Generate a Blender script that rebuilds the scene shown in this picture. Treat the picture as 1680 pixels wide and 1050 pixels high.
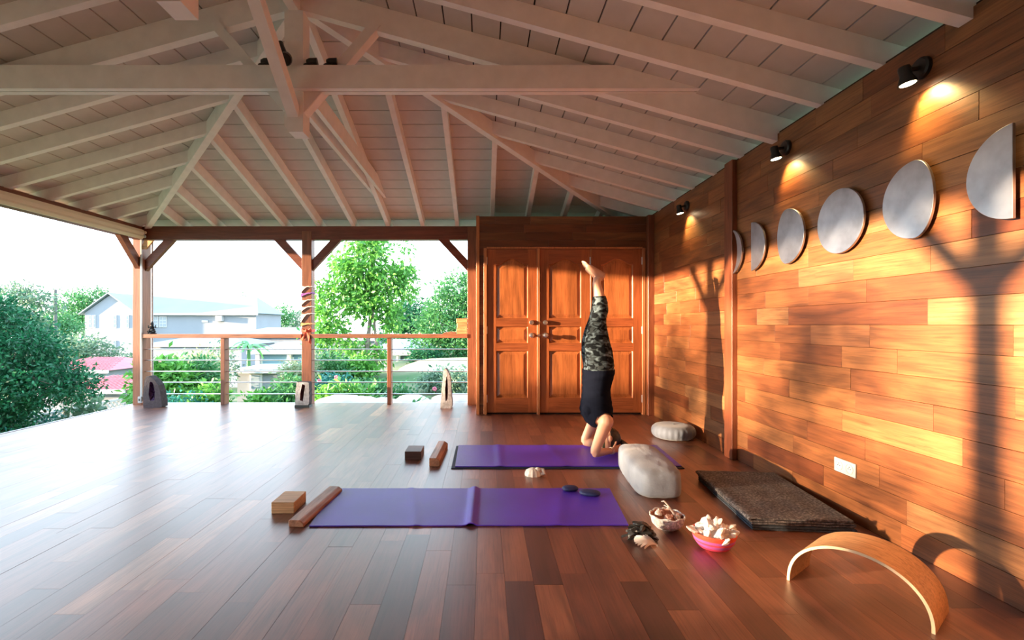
import bpy, bmesh, math, random
import numpy as np
from mathutils import Vector, Matrix, noise

R = random.Random(7)
NR = np.random.RandomState(11)
C = bpy.context.scene.collection
for o in list(bpy.data.objects):
    bpy.data.objects.remove(o)
S = bpy.context.scene

# ------------------------------------------------------------------ camera
F = 810.0
cam_d = bpy.data.cameras.new('camera')
cam_d.sensor_width = 36.0
cam_d.lens = 36.0 * F / 1680.0
cam_d.shift_x = (840 - 794) / 1680.0
cam_d.shift_y = (533 - 525) / 1680.0
cam_d.clip_start = 0.05
cam_d.clip_end = 500
cam = bpy.data.objects.new('camera', cam_d)
C.objects.link(cam)
cam.location = (0, 0, 1.15)
cam.rotation_euler = (math.pi / 2, 0, 0)
S.camera = cam

# ------------------------------------------------------------------ world, sun, exposure
SKY = 4.0
SUN = 25.0
w = bpy.data.worlds.new('sky'); S.world = w; w.use_nodes = True
nt = w.node_tree; nt.nodes.clear()
wo = nt.nodes.new('ShaderNodeOutputWorld'); bg = nt.nodes.new('ShaderNodeBackground')
tc = nt.nodes.new('ShaderNodeTexCoord'); sp = nt.nodes.new('ShaderNodeSeparateXYZ'); cr = nt.nodes.new('ShaderNodeValToRGB')
nt.links.new(tc.outputs['Generated'], sp.inputs[0]); nt.links.new(sp.outputs['Z'], cr.inputs[0])
cr.color_ramp.elements[0].position = 0.0; cr.color_ramp.elements[0].color = (0.90, 0.97, 1.0, 1)
cr.color_ramp.elements[1].position = 0.8; cr.color_ramp.elements[1].color = (0.50, 0.72, 1.0, 1)
nt.links.new(cr.outputs[0], bg.inputs[0]); bg.inputs[1].default_value = SKY
nt.links.new(bg.outputs[0], wo.inputs[0])
SUN_DIR = Vector((1.0, 0.20, -0.092)).normalized()
sd = bpy.data.lights.new('sun', 'SUN'); sd.energy = SUN; sd.angle = math.radians(0.9); sd.color = (1.0, 0.71, 0.45)
so = bpy.data.objects.new('sun', sd); C.objects.link(so); so.location = (-20, -4, 6)
so.rotation_euler = SUN_DIR.to_track_quat('-Z', 'Y').to_euler()
vs = S.view_settings
vs.view_transform = 'Standard'; vs.look = 'None'; vs.gamma = 1.0; vs.exposure = 0.38
try: vs.use_curve_mapping = False
except Exception: pass
S.cycles.max_bounces = 10; S.cycles.diffuse_bounces = 6; S.cycles.glossy_bounces = 4
S.cycles.transparent_max_bounces = 12
S.cycles.use_denoising = True
S.cycles.sample_clamp_indirect = 8.0

# ------------------------------------------------------------------ materials
def new_mat(name):
    m = bpy.data.materials.new(name); m.use_nodes = True
    n = m.node_tree; n.nodes.clear()
    out = n.nodes.new('ShaderNodeOutputMaterial'); b = n.nodes.new('ShaderNodeBsdfPrincipled')
    n.links.new(b.outputs[0], out.inputs[0])
    return m, n, b, out

def ramp(n, cols, pos=None):
    r = n.nodes.new('ShaderNodeValToRGB'); e = r.color_ramp.elements
    k = len(cols); pos = pos or [i / (k - 1) for i in range(k)]
    e[0].position = pos[0]; e[0].color = (*cols[0], 1)
    e[1].position = pos[-1]; e[1].color = (*cols[-1], 1)
    for i in range(1, k - 1):
        x = e.new(pos[i]); x.color = (*cols[i], 1)
    return r

def plain(name, col, rough=0.6, metal=0.0, bump=0.0, bscale=60, var=0.0, vscale=6, coat=0.0, sheen=0.0, emit=None, estr=0, spec=0.5):
    m, n, b, out = new_mat(name)
    b.inputs['Roughness'].default_value = rough; b.inputs['Metallic'].default_value = metal
    b.inputs['Base Color'].default_value = (*col, 1)
    b.inputs['Coat Weight'].default_value = coat; b.inputs['Sheen Weight'].default_value = sheen
    b.inputs['Specular IOR Level'].default_value = spec
    t = n.nodes.new('ShaderNodeTexCoord')
    if var > 0:
        no = n.nodes.new('ShaderNodeTexNoise'); no.inputs['Scale'].default_value = vscale; no.inputs['Detail'].default_value = 5
        n.links.new(t.outputs['Object'], no.inputs['Vector'])
        r = ramp(n, [tuple(c * (1 - var) for c in col), tuple(min(1, c * (1 + var)) for c in col)], [0.3, 0.7])
        n.links.new(no.outputs['Fac'], r.inputs[0]); n.links.new(r.outputs[0], b.inputs['Base Color'])
    if bump > 0:
        no = n.nodes.new('ShaderNodeTexNoise'); no.inputs['Scale'].default_value = bscale; no.inputs['Detail'].default_value = 4
        n.links.new(t.outputs['Object'], no.inputs['Vector'])
        bu = n.nodes.new('ShaderNodeBump'); bu.inputs['Strength'].default_value = bump; bu.inputs['Distance'].default_value = 0.01
        n.links.new(no.outputs['Fac'], bu.inputs['Height']); n.links.new(bu.outputs[0], b.inputs['Normal'])
    if emit:
        b.inputs['Emission Color'].default_value = (*emit, 1); b.inputs['Emission Strength'].default_value = estr
    return m

def wood(name, cols, axis='Y', rough=0.4, coat=0.0, coat_rough=0.2, grain=1.0, island=False, pos=None, bump=0.15, fig=0.35, spec=0.5, coat_ior=1.5):
    """wood with a tone of its own for every piece, fine grain along one axis"""
    m, n, b, out = new_mat(name)
    t = n.nodes.new('ShaderNodeTexCoord')
    if island:
        g = n.nodes.new('ShaderNodeNewGeometry'); rnd = g.outputs['Random Per Island']
    else:
        g = n.nodes.new('ShaderNodeObjectInfo'); rnd = g.outputs['Random']
    mu = n.nodes.new('ShaderNodeMath'); mu.operation = 'MULTIPLY'; mu.inputs[1].default_value = 37.0; n.links.new(rnd, mu.inputs[0])
    ad = n.nodes.new('ShaderNodeVectorMath'); ad.operation = 'ADD'
    cx = n.nodes.new('ShaderNodeCombineXYZ'); [n.links.new(mu.outputs[0], cx.inputs[i]) for i in range(3)]
    n.links.new(t.outputs['Object'], ad.inputs[0]); n.links.new(cx.outputs[0], ad.inputs[1])
    mp = n.nodes.new('ShaderNodeMapping')
    lo, hi = 3.0 * grain, 85.0 * grain
    sc = {'X': (lo, hi, hi), 'Y': (hi, lo, hi), 'Z': (hi, hi, lo)}[axis]
    mp.inputs['Scale'].default_value = sc
    n.links.new(ad.outputs[0], mp.inputs['Vector'])
    n1 = n.nodes.new('ShaderNodeTexNoise'); n1.inputs['Scale'].default_value = 1.0; n1.inputs['Detail'].default_value = 7; n1.inputs['Roughness'].default_value = 0.65; n1.inputs['Distortion'].default_value = 0.9
    n.links.new(mp.outputs[0], n1.inputs['Vector'])
    mp2 = n.nodes.new('ShaderNodeMapping'); lo, hi = 0.9, 5.0
    mp2.inputs['Scale'].default_value = {'X': (lo, hi, hi), 'Y': (hi, lo, hi), 'Z': (hi, hi, lo)}[axis]
    n.links.new(ad.outputs[0], mp2.inputs['Vector'])
    n2 = n.nodes.new('ShaderNodeTexNoise'); n2.inputs['Scale'].default_value = 1.0; n2.inputs['Detail'].default_value = 4; n2.inputs['Distortion'].default_value = 2.2
    n.links.new(mp2.outputs[0], n2.inputs['Vector'])
    base = ramp(n, cols, pos); n.links.new(rnd, base.inputs[0])
    r1 = ramp(n, [(0.55, 0.47, 0.42), (1.0, 1.0, 1.0), (1.25, 1.28, 1.3)], [0.28, 0.50, 0.72]); n.links.new(n1.outputs['Fac'], r1.inputs[0])
    r2 = ramp(n, [(1 - fig, 1 - fig, 1 - fig), (1 + fig * .6, 1 + fig * .6, 1 + fig * .6)], [0.35, 0.65]); n.links.new(n2.outputs['Fac'], r2.inputs[0])
    x1 = n.nodes.new('ShaderNodeMix'); x1.data_type = 'RGBA'; x1.blend_type = 'MULTIPLY'; x1.inputs[0].default_value = 1.0
    n.links.new(base.outputs[0], x1.inputs[6]); n.links.new(r1.outputs[0], x1.inputs[7])
    x2 = n.nodes.new('ShaderNodeMix'); x2.data_type = 'RGBA'; x2.blend_type = 'MULTIPLY'; x2.inputs[0].default_value = 1.0
    n.links.new(x1.outputs[2], x2.inputs[6]); n.links.new(r2.outputs[0], x2.inputs[7])
    n.links.new(x2.outputs[2], b.inputs['Base Color'])
    b.inputs['Roughness'].default_value = rough
    b.inputs['Specular IOR Level'].default_value = spec
    b.inputs['Coat Weight'].default_value = coat; b.inputs['Coat Roughness'].default_value = coat_rough; b.inputs['Coat IOR'].default_value = coat_ior
    if bump:
        bu = n.nodes.new('ShaderNodeBump'); bu.inputs['Strength'].default_value = bump; bu.inputs['Distance'].default_value = 0.002
        n.links.new(n1.outputs['Fac'], bu.inputs['Height']); n.links.new(bu.outputs[0], b.inputs['Normal'])
    return m

FLOOR_COLS = [(.070, .022, .018), (.19, .058, .034), (.26, .085, .046), (.32, .115, .058), (.11, .034, .026), (.24, .078, .042), (.50, .23, .11)]
WALL_COLS = [(.30, .085, .03), (.47, .17, .06), (.54, .21, .075), (.60, .27, .10), (.40, .13, .045), (.68, .36, .16)]
M = {}
FLOOR_COLS = [tuple(c * .80 for c in k) for k in FLOOR_COLS]
M['floor'] = wood('varnished_floor_wood', FLOOR_COLS, 'Y', rough=0.48, coat=1.0, coat_rough=0.36, spec=0.4, coat_ior=1.6)
M['floor_i'] = wood('varnished_floor_wood_joined', FLOOR_COLS, 'Y', rough=0.48, coat=1.0, coat_rough=0.36, spec=0.4, coat_ior=1.6, island=True)
WALL_COLS = [tuple(c * .45 * q for c, q in zip(k, (1, .92, .84))) for k in WALL_COLS]
M['wall'] = wood('wall_plank_wood', WALL_COLS, 'Y', rough=0.42, coat=0.15, coat_rough=0.3)
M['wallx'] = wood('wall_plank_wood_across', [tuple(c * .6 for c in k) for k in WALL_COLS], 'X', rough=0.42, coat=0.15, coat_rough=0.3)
M['wall_i'] = wood('wall_plank_wood_joined', WALL_COLS, 'Y', rough=0.42, coat=0.15, coat_rough=0.3, island=True)
red = [(.155, .045, .026), (.19, .055, .03)]
M['postwood'] = wood('red_brown_post_wood', [(.23, .085, .042), (.27, .10, .05)], 'Z', rough=0.45, fig=.2)
M['beamwood'] = wood('red_brown_beam_wood', red, 'X', rough=0.45, fig=.25)
M['beamwoody'] = wood('red_brown_side_beam_wood', red, 'Y', rough=0.45, fig=.25)
M['railwood'] = wood('railing_wood', [(.31, .135, .075), (.34, .15, .082)], 'X', rough=0.45, fig=.2)
M['pilaster'] = wood('dark_pilaster_wood', [(.20, .06, .025), (.22, .065, .028)], 'Z', rough=0.4, fig=.2)
M['door'] = wood('door_wood', [(.31, .085, .026), (.34, .095, .03)], 'Z', rough=0.33, coat=0.3, fig=.18)
M['doorx'] = wood('door_rail_wood', [(.29, .08, .026), (.32, .088, .029)], 'X', rough=0.33, coat=0.3, fig=.18)
M['panel'] = wood('door_panel_wood', [(.38, .115, .034), (.42, .135, .042)], 'Z', rough=0.33, coat=0.3, fig=.3, grain=1.4)
M['casing'] = wood('door_casing_wood', [(.40, .15, .055), (.43, .165, .063)], 'Z', rough=0.4, fig=.15)
WH = (.66, .55, .50)
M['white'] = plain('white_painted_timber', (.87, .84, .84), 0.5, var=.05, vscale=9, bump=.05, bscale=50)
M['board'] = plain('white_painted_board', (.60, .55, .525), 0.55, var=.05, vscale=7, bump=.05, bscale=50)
M['dark'] = plain('dark_gap', (.03, .018, .012), 0.9)
M['metal'] = plain('brushed_steel', (.85, .85, .85), 0.3, 1.0)
M['rod'] = plain('steel_rod', (.72, .73, .74), 0.35, 1.0)
M['black'] = plain('black_lamp_metal', (.012, .013, .014), 0.4)
M['lamp'] = plain('lamp_lens', (1, .95, .85), 0.3, emit=(1, .80, .50), estr=14)
M['cream'] = plain('cream_blind_fabric', (.72, .64, .52), 0.75, bump=.1)
M['whiteplastic'] = plain('white_plastic', (.50, .51, .52), 0.35)
M['plast_dark'] = plain('socket_hole', (.02, .02, .02), 0.5)
M['mat'] = plain('violet_yoga_mat', (.088, .036, .60), 0.36, var=.10, vscale=3, bump=.25, bscale=250)
M['mat2'] = plain('dark_mat_backing', (.012, .025, .06), 0.7)
M['greyfab'] = plain('grey_cotton', (.21, .25, .31), 0.85, bump=.2, bscale=90, sheen=.3, var=.12)
M['zafu'] = plain('slate_cotton', (.155, .185, .24), 0.85, bump=.2, bscale=90, sheen=.3, var=.12)
M['skin'] = plain('skin', (.66, .37, .25), 0.5, var=.05)
M['top'] = plain('black_jersey', (.004, .006, .014), 0.9, spec=.08, bump=.15, bscale=40)
M['hair'] = plain('black_hair', (.012, .009, .008), 0.4, bump=.5, bscale=60)
M['navy'] = plain('navy_fabric', (.012, .025, .11), 0.6, bump=.2)
M['bent'] = wood('bent_birch_plywood', [(.62, .36, .16), (.66, .39, .18)], 'X', rough=0.4, coat=.2, fig=.12)
M['bentedge'] = plain('plywood_edge', (.80, .60, .38), 0.5)
M['tanblock'] = wood('tan_block_wood', [(.62, .38, .19), (.66, .41, .21)], 'X', rough=0.6, fig=.2)
M['brownblock'] = wood('dark_block_wood', [(.085, .045, .035), (.11, .055, .04)], 'X', rough=0.5, fig=.3)
M['timber'] = wood('reclaimed_timber', [(.40, .20, .12), (.46, .24, .14)], 'Y', rough=0.5, fig=.35)
M['paleblock'] = wood('split_pine', [(.66, .36, .15), (.70, .40, .18)], 'X', rough=0.6, fig=.3)
M['geodeshell'] = plain('geode_crust', (.03, .022, .024), 0.8, bump=.8, bscale=35, var=.4, vscale=20)
M['geodepale'] = plain('pale_geode_rim', (.42, .43, .44), 0.6, bump=.8, bscale=60, var=.3, vscale=25)
M['geodemauve'] = plain('mauve_geode_face', (.055, .036, .044), 0.6, bump=.8, bscale=60, var=.3, vscale=25)
M['amethyst'] = plain('amethyst_crystals', (.06, .02, .075), 0.25, bump=1, bscale=70, var=.5, vscale=40)
M['crystal_dark'] = plain('smoky_crystals', (.14, .07, .08), 0.3, bump=1, bscale=70, var=.5, vscale=40)
M['stonebase'] = plain('dark_stone_base', (.02, .03, .028), 0.4)
M['quartz'] = plain('white_quartz', (.86, .83, .82), 0.25, bump=.2, bscale=40, coat=.3)
M['shell'] = plain('white_shell', (.80, .76, .70), 0.5, bump=.3, bscale=60, var=.12, vscale=30)
M['shellpink'] = plain('pinkish_shell', (.52, .30, .24), 0.45, bump=.3, bscale=60, var=.3, vscale=30)
M['knit'] = plain('white_rough_bowl', (.70, .70, .69), 0.8, bump=1, bscale=90, var=.35, vscale=60)
M['terracotta'] = plain('terracotta_lining', (.55, .24, .15), 0.7)
M['featherb'] = plain('black_feather', (.008, .009, .009), 0.45, sheen=.2)
M['featherw'] = plain('white_feather', (.72, .70, .68), 0.7)
M['figure'] = plain('black_bronze', (.014, .014, .016), 0.45)
M['scarf_white'] = plain('white_gauze', (.75, .72, .68), 0.8)
M['scarf_purple'] = plain('purple_ribbon', (.30, .10, .45), 0.7)
M['scarf_red'] = plain('orange_red_cloth', (.75, .13, .07), 0.7)
M['scarf_tan'] = plain('ochre_cloth', (.66, .38, .16), 0.7)
M['bracelet'] = plain('pale_bead_bracelet', (.78, .62, .50), 0.4)
M['band'] = plain('olive_headband', (.10, .12, .06), 0.8)
M['eye'] = plain('eye_white', (.8, .8, .78), 0.3)
M['lip'] = plain('lip', (.42, .14, .11), 0.5)
M['bark'] = plain('grey_bark', (.23, .19, .16), 0.85, bump=.6, bscale=20, var=.3, vscale=8)
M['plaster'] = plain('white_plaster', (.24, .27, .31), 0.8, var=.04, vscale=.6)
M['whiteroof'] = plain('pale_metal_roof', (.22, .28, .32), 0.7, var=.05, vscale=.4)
M['pinkroof'] = plain('pink_red_roofing', (.56, .13, .15), 0.6, var=.15, vscale=3)
M['glassdark'] = plain('window_glass', (.22, .28, .32), 0.15)
M['bluewall'] = plain('blue_grey_wall', (.16, .30, .36), 0.7)
M['concrete'] = plain('pale_concrete', (.6, .6, .58), 0.9)
M['stone'] = plain('pale_garden_stone', (.72, .70, .66), 0.85, bump=.5, bscale=8, var=.12)
M['polewood'] = plain('grey_pole_wood', (.10, .11, .11), 0.8)
M['flower'] = plain('pink_petal', (.80, .22, .32), 0.6)
M['rugb'] = plain('woven_orange_bowl', (.78, .14, .06), 0.7)

# striped woven bowl, by height on the bowl
def stripes():
    m, n, b, out = new_mat('woven_striped_bowl')
    t = n.nodes.new('ShaderNodeTexCoord'); s = n.nodes.new('ShaderNodeSeparateXYZ'); n.links.new(t.outputs['Object'], s.inputs[0])
    mm = n.nodes.new('ShaderNodeMapRange'); mm.inputs[1].default_value = 0; mm.inputs[2].default_value = .1
    n.links.new(s.outputs['Z'], mm.inputs[0])
    r = ramp(n, [(.80, .06, .16), (.55, .10, .45), (.80, .07, .12), (.60, .12, .50), (.85, .10, .05), (.90, .28, .12)], [0, .25, .42, .52, .66, .9])
    r.color_ramp.interpolation = 'CONSTANT'
    n.links.new(mm.outputs[0], r.inputs[0]); n.links.new(r.outputs[0], b.inputs['Base Color'])
    b.inputs['Roughness'].default_value = .7
    w_ = n.nodes.new('ShaderNodeTexWave'); w_.bands_direction = 'Z'; w_.inputs['Scale'].default_value = 50
    n.links.new(t.outputs['Object'], w_.inputs['Vector'])
    bu = n.nodes.new('ShaderNodeBump'); bu.inputs['Strength'].default_value = .6; bu.inputs['Distance'].default_value = .003
    n.links.new(w_.outputs['Fac'], bu.inputs['Height']); n.links.new(bu.outputs[0], b.inputs['Normal'])
    return m
M['stripes'] = stripes()

def camo():
    m, n, b, out = new_mat('camouflage_jersey')
    t = n.nodes.new('ShaderNodeTexCoord')
    a = n.nodes.new('ShaderNodeTexNoise'); a.inputs['Scale'].default_value = 17; a.inputs['Detail'].default_value = 1.0; a.inputs['Distortion'].default_value = .7
    mp = n.nodes.new('ShaderNodeMapping'); mp.inputs['Scale'].default_value = (1, 1, 1.7)
    n.links.new(t.outputs['Object'], mp.inputs['Vector']); n.links.new(mp.outputs[0], a.inputs['Vector'])
    r = ramp(n, [(.006, .008, .010), (.035, .045, .05), (.06, .085, .10), (.13, .18, .21)], [0, .47, .55, .63])
    r.color_ramp.interpolation = 'CONSTANT'
    n.links.new(a.outputs['Fac'], r.inputs[0]); n.links.new(r.outputs[0], b.inputs['Base Color']); b.inputs['Roughness'].default_value = .85; b.inputs['Specular IOR Level'].default_value = .1
    return m
M['camo'] = camo()

def blanket():
    m, n, b, out = new_mat('brown_grey_felt')
    t = n.nodes.new('ShaderNodeTexCoord')
    a = n.nodes.new('ShaderNodeTexNoise'); a.inputs['Scale'].default_value = 75; a.inputs['Detail'].default_value = 3
    c = n.nodes.new('ShaderNodeTexNoise'); c.inputs['Scale'].default_value = 9; c.inputs['Detail'].default_value = 3
    n.links.new(t.outputs['Object'], a.inputs['Vector']); n.links.new(t.outputs['Object'], c.inputs['Vector'])
    r = ramp(n, [(.030, .030, .034), (.085, .080, .084), (.24, .23, .235)], [.3, .5, .74]); n.links.new(a.outputs['Fac'], r.inputs[0])
    r2 = ramp(n, [(.75, .75, .8), (1.2, 1.15, 1.1)], [.35, .65]); n.links.new(c.outputs['Fac'], r2.inputs[0])
    x = n.nodes.new('ShaderNodeMix'); x.data_type = 'RGBA'; x.blend_type = 'MULTIPLY'; x.inputs[0].default_value = 1
    n.links.new(r.outputs[0], x.inputs[6]); n.links.new(r2.outputs[0], x.inputs[7]); n.links.new(x.outputs[2], b.inputs['Base Color'])
    b.inputs['Roughness'].default_value = .95
    bu = n.nodes.new('ShaderNodeBump'); bu.inputs['Strength'].default_value = .6; bu.inputs['Distance'].default_value = .004
    n.links.new(a.outputs['Fac'], bu.inputs['Height']); n.links.new(bu.outputs[0], b.inputs['Normal'])
    return m
M['felt'] = blanket()
M['feltblue'] = plain('blue_grey_felt', (.045, .06, .08), 0.95, bump=.5, bscale=150, var=.3, vscale=60)

def disc_metal():
    m, n, b, out = new_mat('cloudy_silver_leaf')
    t = n.nodes.new('ShaderNodeTexCoord')
    a = n.nodes.new('ShaderNodeTexNoise'); a.inputs['Scale'].default_value = 7; a.inputs['Detail'].default_value = 6
    n.links.new(t.outputs['Object'], a.inputs['Vector'])
    r = ramp(n, [(.40, .41, .45), (.58, .60, .65), (.68, .70, .74)], [.3, .55, .75]); n.links.new(a.outputs['Fac'], r.inputs[0])
    n.links.new(r.outputs[0], b.inputs['Base Color'])
    b.inputs['Metallic'].default_value = 1.0; b.inputs['Roughness'].default_value = .36
    return m
M['moon'] = disc_metal()

def leafmat(name, c1, c2, trans=.35):
    m, n, b, out = new_mat(name)
    g = n.nodes.new('ShaderNodeNewGeometry'); r = ramp(n, [c1, c2]); n.links.new(g.outputs['Random Per Island'], r.inputs[0])
    n.links.new(r.outputs[0], b.inputs['Base Color']); b.inputs['Roughness'].default_value = .45
    tr = n.nodes.new('ShaderNodeBsdfTranslucent'); n.links.new(r.outputs[0], tr.inputs[0])
    mx = n.nodes.new('ShaderNodeMixShader'); mx.inputs[0].default_value = trans
    n.links.new(b.outputs[0], mx.inputs[1]); n.links.new(tr.outputs[0], mx.inputs[2]); n.links.new(mx.outputs[0], out.inputs[0])
    return m
M['leaf_dark'] = leafmat('deep_green_leaf', (.008, .070, .030), (.025, .20, .08))
M['leaf_mid'] = leafmat('mid_green_leaf', (.03, .15, .05), (.12, .36, .12))
M['leaf_light'] = leafmat('fresh_green_leaf', (.05, .22, .035), (.22, .55, .10))
M['leaf_grey'] = leafmat('grey_green_leaf', (.07, .15, .09), (.22, .36, .22))
M['leaf_pale'] = leafmat('pale_olive_leaf', (.20, .28, .14), (.45, .52, .30))
M['leaf_teal'] = leafmat('teal_leaf', (.015, .14, .11), (.06, .32, .24))

def groundmat():
    m, n, b, out = new_mat('garden_ground')
    t = n.nodes.new('ShaderNodeTexCoord')
    a = n.nodes.new('ShaderNodeTexNoise'); a.inputs['Scale'].default_value = .35; a.inputs['Detail'].default_value = 9
    n.links.new(t.outputs['Object'], a.inputs['Vector'])
    r = ramp(n, [(.02, .07, .022), (.05, .12, .035), (.14, .16, .08), (.30, .27, .19)], [.25, .45, .58, .75])
    n.links.new(a.outputs['Fac'], r.inputs[0]); n.links.new(r.outputs[0], b.inputs['Base Color']); b.inputs['Roughness'].default_value = .95
    return m
M['ground'] = groundmat()
M['grassbank'] = plain('dry_grass_bank', (.42, .44, .26), .95, var=.25, vscale=3, bump=.6, bscale=20)

# ------------------------------------------------------------------ builders
class MB:
    def __init__(s): s.v = []; s.f = []
    def add(s, V, Fc):
        k = len(s.v); s.v += [tuple(p) for p in V]; s.f += [tuple(i + k for i in q) for q in Fc]; return s
    def hexa(s, P):      # 4 bottom (ccw from above), 4 top
        return s.add(P, [(3, 2, 1, 0), (4, 5, 6, 7), (0, 1, 5, 4), (1, 2, 6, 5), (2, 3, 7, 6), (3, 0, 4, 7)])
    def box(s, x0, x1, y0, y1, z0, z1):
        return s.hexa([(x0, y0, z0), (x1, y0, z0), (x1, y1, z0), (x0, y1, z0), (x0, y0, z1), (x1, y0, z1), (x1, y1, z1), (x0, y1, z1)])
    def cbox(s, x0, x1, y0, y1, z0, z1, c, axis='z', side=1):
        """box with the edges of its show face chamfered; show face is +z, -x or -y"""
        if axis == 'z':
            P = [(x0, y0, z0), (x1, y0, z0), (x1, y1, z0), (x0, y1, z0), (x0, y0, z1 - c), (x1, y0, z1 - c), (x1, y1, z1 - c), (x0, y1, z1 - c),
                 (x0 + c, y0 + c, z1), (x1 - c, y0 + c, z1), (x1 - c, y1 - c, z1), (x0 + c, y1 - c, z1)]
            return s.add(P, [(3, 2, 1, 0), (0, 1, 5, 4), (1, 2, 6, 5), (2, 3, 7, 6), (3, 0, 4, 7), (4, 5, 9, 8), (5, 6, 10, 9), (6, 7, 11, 10), (7, 4, 8, 11), (8, 9, 10, 11)])
        if axis == 'x':   # show face at x0, facing -x
            P = [(x1, y0, z0), (x1, y1, z0), (x1, y1, z1), (x1, y0, z1), (x0 + c, y0, z0), (x0 + c, y1, z0), (x0 + c, y1, z1), (x0 + c, y0, z1),
                 (x0, y0 + c, z0 + c), (x0, y1 - c, z0 + c), (x0, y1 - c, z1 - c), (x0, y0 + c, z1 - c)]
        else:             # show face at y0, facing -y
            P = [(x0, y1, z0), (x1, y1, z0), (x1, y1, z1), (x0, y1, z1), (x0, y0 + c, z0), (x1, y0 + c, z0), (x1, y0 + c, z1), (x0, y0 + c, z1),
                 (x0 + c, y0, z0 + c), (x1 - c, y0, z0 + c), (x1 - c, y0, z1 - c), (x0 + c, y0, z1 - c)]
        return s.add(P, [(3, 2, 1, 0), (0, 1, 5, 4), (1, 2, 6, 5), (2, 3, 7, 6), (3, 0, 4, 7), (4, 5, 9, 8), (5, 6, 10, 9), (6, 7, 11, 10), (7, 4, 8, 11), (8, 9, 10, 11)])
    def prism(s, poly, off):
        n = len(poly); off = Vector(off); P = [Vector(p) for p in poly]
        V = P + [p + off for p in P]
        return s.add(V, [tuple(range(n - 1, -1, -1)), tuple(range(n, 2 * n))] + [(i, (i + 1) % n, (i + 1) % n + n, i + n) for i in range(n)])
    def beam(s, p, q, wd, ht, up=(0, 0, 1), ext=0):
        p = Vector(p); q = Vector(q); t = (q - p).normalized(); up = Vector(up)
        sd_ = t.cross(up).normalized(); u = sd_.cross(t).normalized(); p = p - t * ext; q = q + t * ext
        a, b_ = sd_ * wd / 2, u * ht / 2
        return s.hexa([p - a - b_, p + a - b_, q + a - b_, q - a - b_, p - a + b_, p + a + b_, q + a + b_, q - a + b_])
    def tube(s, pts, rad, n=10, ref=(0, 1, 0), cap=True):
        """loft of ellipses; rad entries r or (a along ref side, b across)"""
        pts = [Vector(p) for p in pts]; ref = Vector(ref); V = []; Fc = []; m = len(pts)
        for i, p in enumerate(pts):
            t = (pts[min(i + 1, m - 1)] - pts[max(i - 1, 0)])
            t = t.normalized() if t.length > 1e-9 else Vector((0, 0, 1))
            r = rad[i] if isinstance(rad, (list, tuple)) and not (len(rad) == 2 and m != 2 and False) else rad
            a, b_ = (r if isinstance(r, (tuple, list)) else (r, r))
            rr = ref if abs(t.dot(ref)) < .95 else Vector((1, 0, 0)) if abs(t.x) < .8 else Vector((0, 0, 1))
            side = (rr - t * rr.dot(t)).normalized(); oth = t.cross(side)
            for k in range(n):
                an = 2 * math.pi * k / n; V.append(p + side * a * math.cos(an) + oth * b_ * math.sin(an))
        for i in range(m - 1):
            for k in range(n):
                Fc.append((i * n + k, i * n + (k + 1) % n, (i + 1) * n + (k + 1) % n, (i + 1) * n + k))
        if cap:
            Fc.append(tuple(range(n - 1, -1, -1))); Fc.append(tuple(range((m - 1) * n, m * n)))
        return s.add(V, Fc)
    def lathe(s, prof, c=(0, 0, 0), n=20, axis=(0, 0, 1), fr=None, cap=True):
        ax = Vector(axis).normalized(); c = Vector(c)
        ref = Vector((0, 1, 0)) if abs(ax.y) < .9 else Vector((1, 0, 0))
        u = (ref - ax * ref.dot(ax)).normalized(); v = ax.cross(u); V = []; Fc = []
        for (r, h) in prof:
            for k in range(n):
                an = 2 * math.pi * k / n; rr = max(r, 1e-5) * (fr(an, h) if fr else 1)
                V.append(c + ax * h + (u * math.cos(an) + v * math.sin(an)) * rr)
        m = len(prof)
        for i in range(m - 1):
            for k in range(n):
                Fc.append((i * n + k, i * n + (k + 1) % n, (i + 1) * n + (k + 1) % n, (i + 1) * n + k))
        if cap: Fc.append(tuple(range(n - 1, -1, -1))); Fc.append(tuple(range((m - 1) * n, m * n)))
        return s.add(V, Fc)
    def ball(s, c, r, n=12, m=8, rot=None):
        c = Vector(c); r = Vector(r if isinstance(r, (tuple, list, Vector)) else (r, r, r)); V = []; Fc = []
        for i in range(1, m):
            th = math.pi * i / m
            for k in range(n):
                an = 2 * math.pi * k / n
                p = Vector((r.x * math.sin(th) * math.cos(an), r.y * math.sin(th) * math.sin(an), r.z * math.cos(th)))
                V.append(c + (rot @ p if rot else p))
        t = Vector((0, 0, r.z)); t = rot @ t if rot else t
        V += [c + t, c - t]; a, b_ = len(V) - 2, len(V) - 1
        for i in range(m - 2):
            for k in range(n):
                Fc.append((i * n + k, (i + 1) * n + k, (i + 1) * n + (k + 1) % n, i * n + (k + 1) % n))
        for k in range(n):
            Fc.append((a, k, (k + 1) % n)); Fc.append((b_, (m - 2) * n + (k + 1) % n, (m - 2) * n + k))
        return s.add(V, Fc)
    def build(s, name, mat, parent=None, org=None, smooth=False, bevel=0, local=False):
        if org is None: org = Vector((0, 0, 0)) if (local or parent is None) else Vector(ORG.get(parent.name, (0, 0, 0)))
        org = Vector(org)
        me = bpy.data.meshes.new(name)
        me.from_pydata([(p[0] - org.x, p[1] - org.y, p[2] - org.z) for p in s.v], [], s.f)
        bm = bmesh.new(); bm.from_mesh(me); bmesh.ops.recalc_face_normals(bm, faces=bm.faces)
        if bevel:
            es = [e for e in bm.edges if len(e.link_faces) == 2 and e.calc_face_angle(0) > .5]
            bmesh.ops.bevel(bm, geom=es, offset=bevel, segments=1, affect='EDGES', clamp_overlap=True)
        bm.to_mesh(me); bm.free()
        if smooth:
            me.polygons.foreach_set('use_smooth', [True] * len(me.polygons))
            try: me.set_sharp_from_angle(angle=math.radians(40))
            except Exception: pass
        if mat: me.materials.append(mat)
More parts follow.
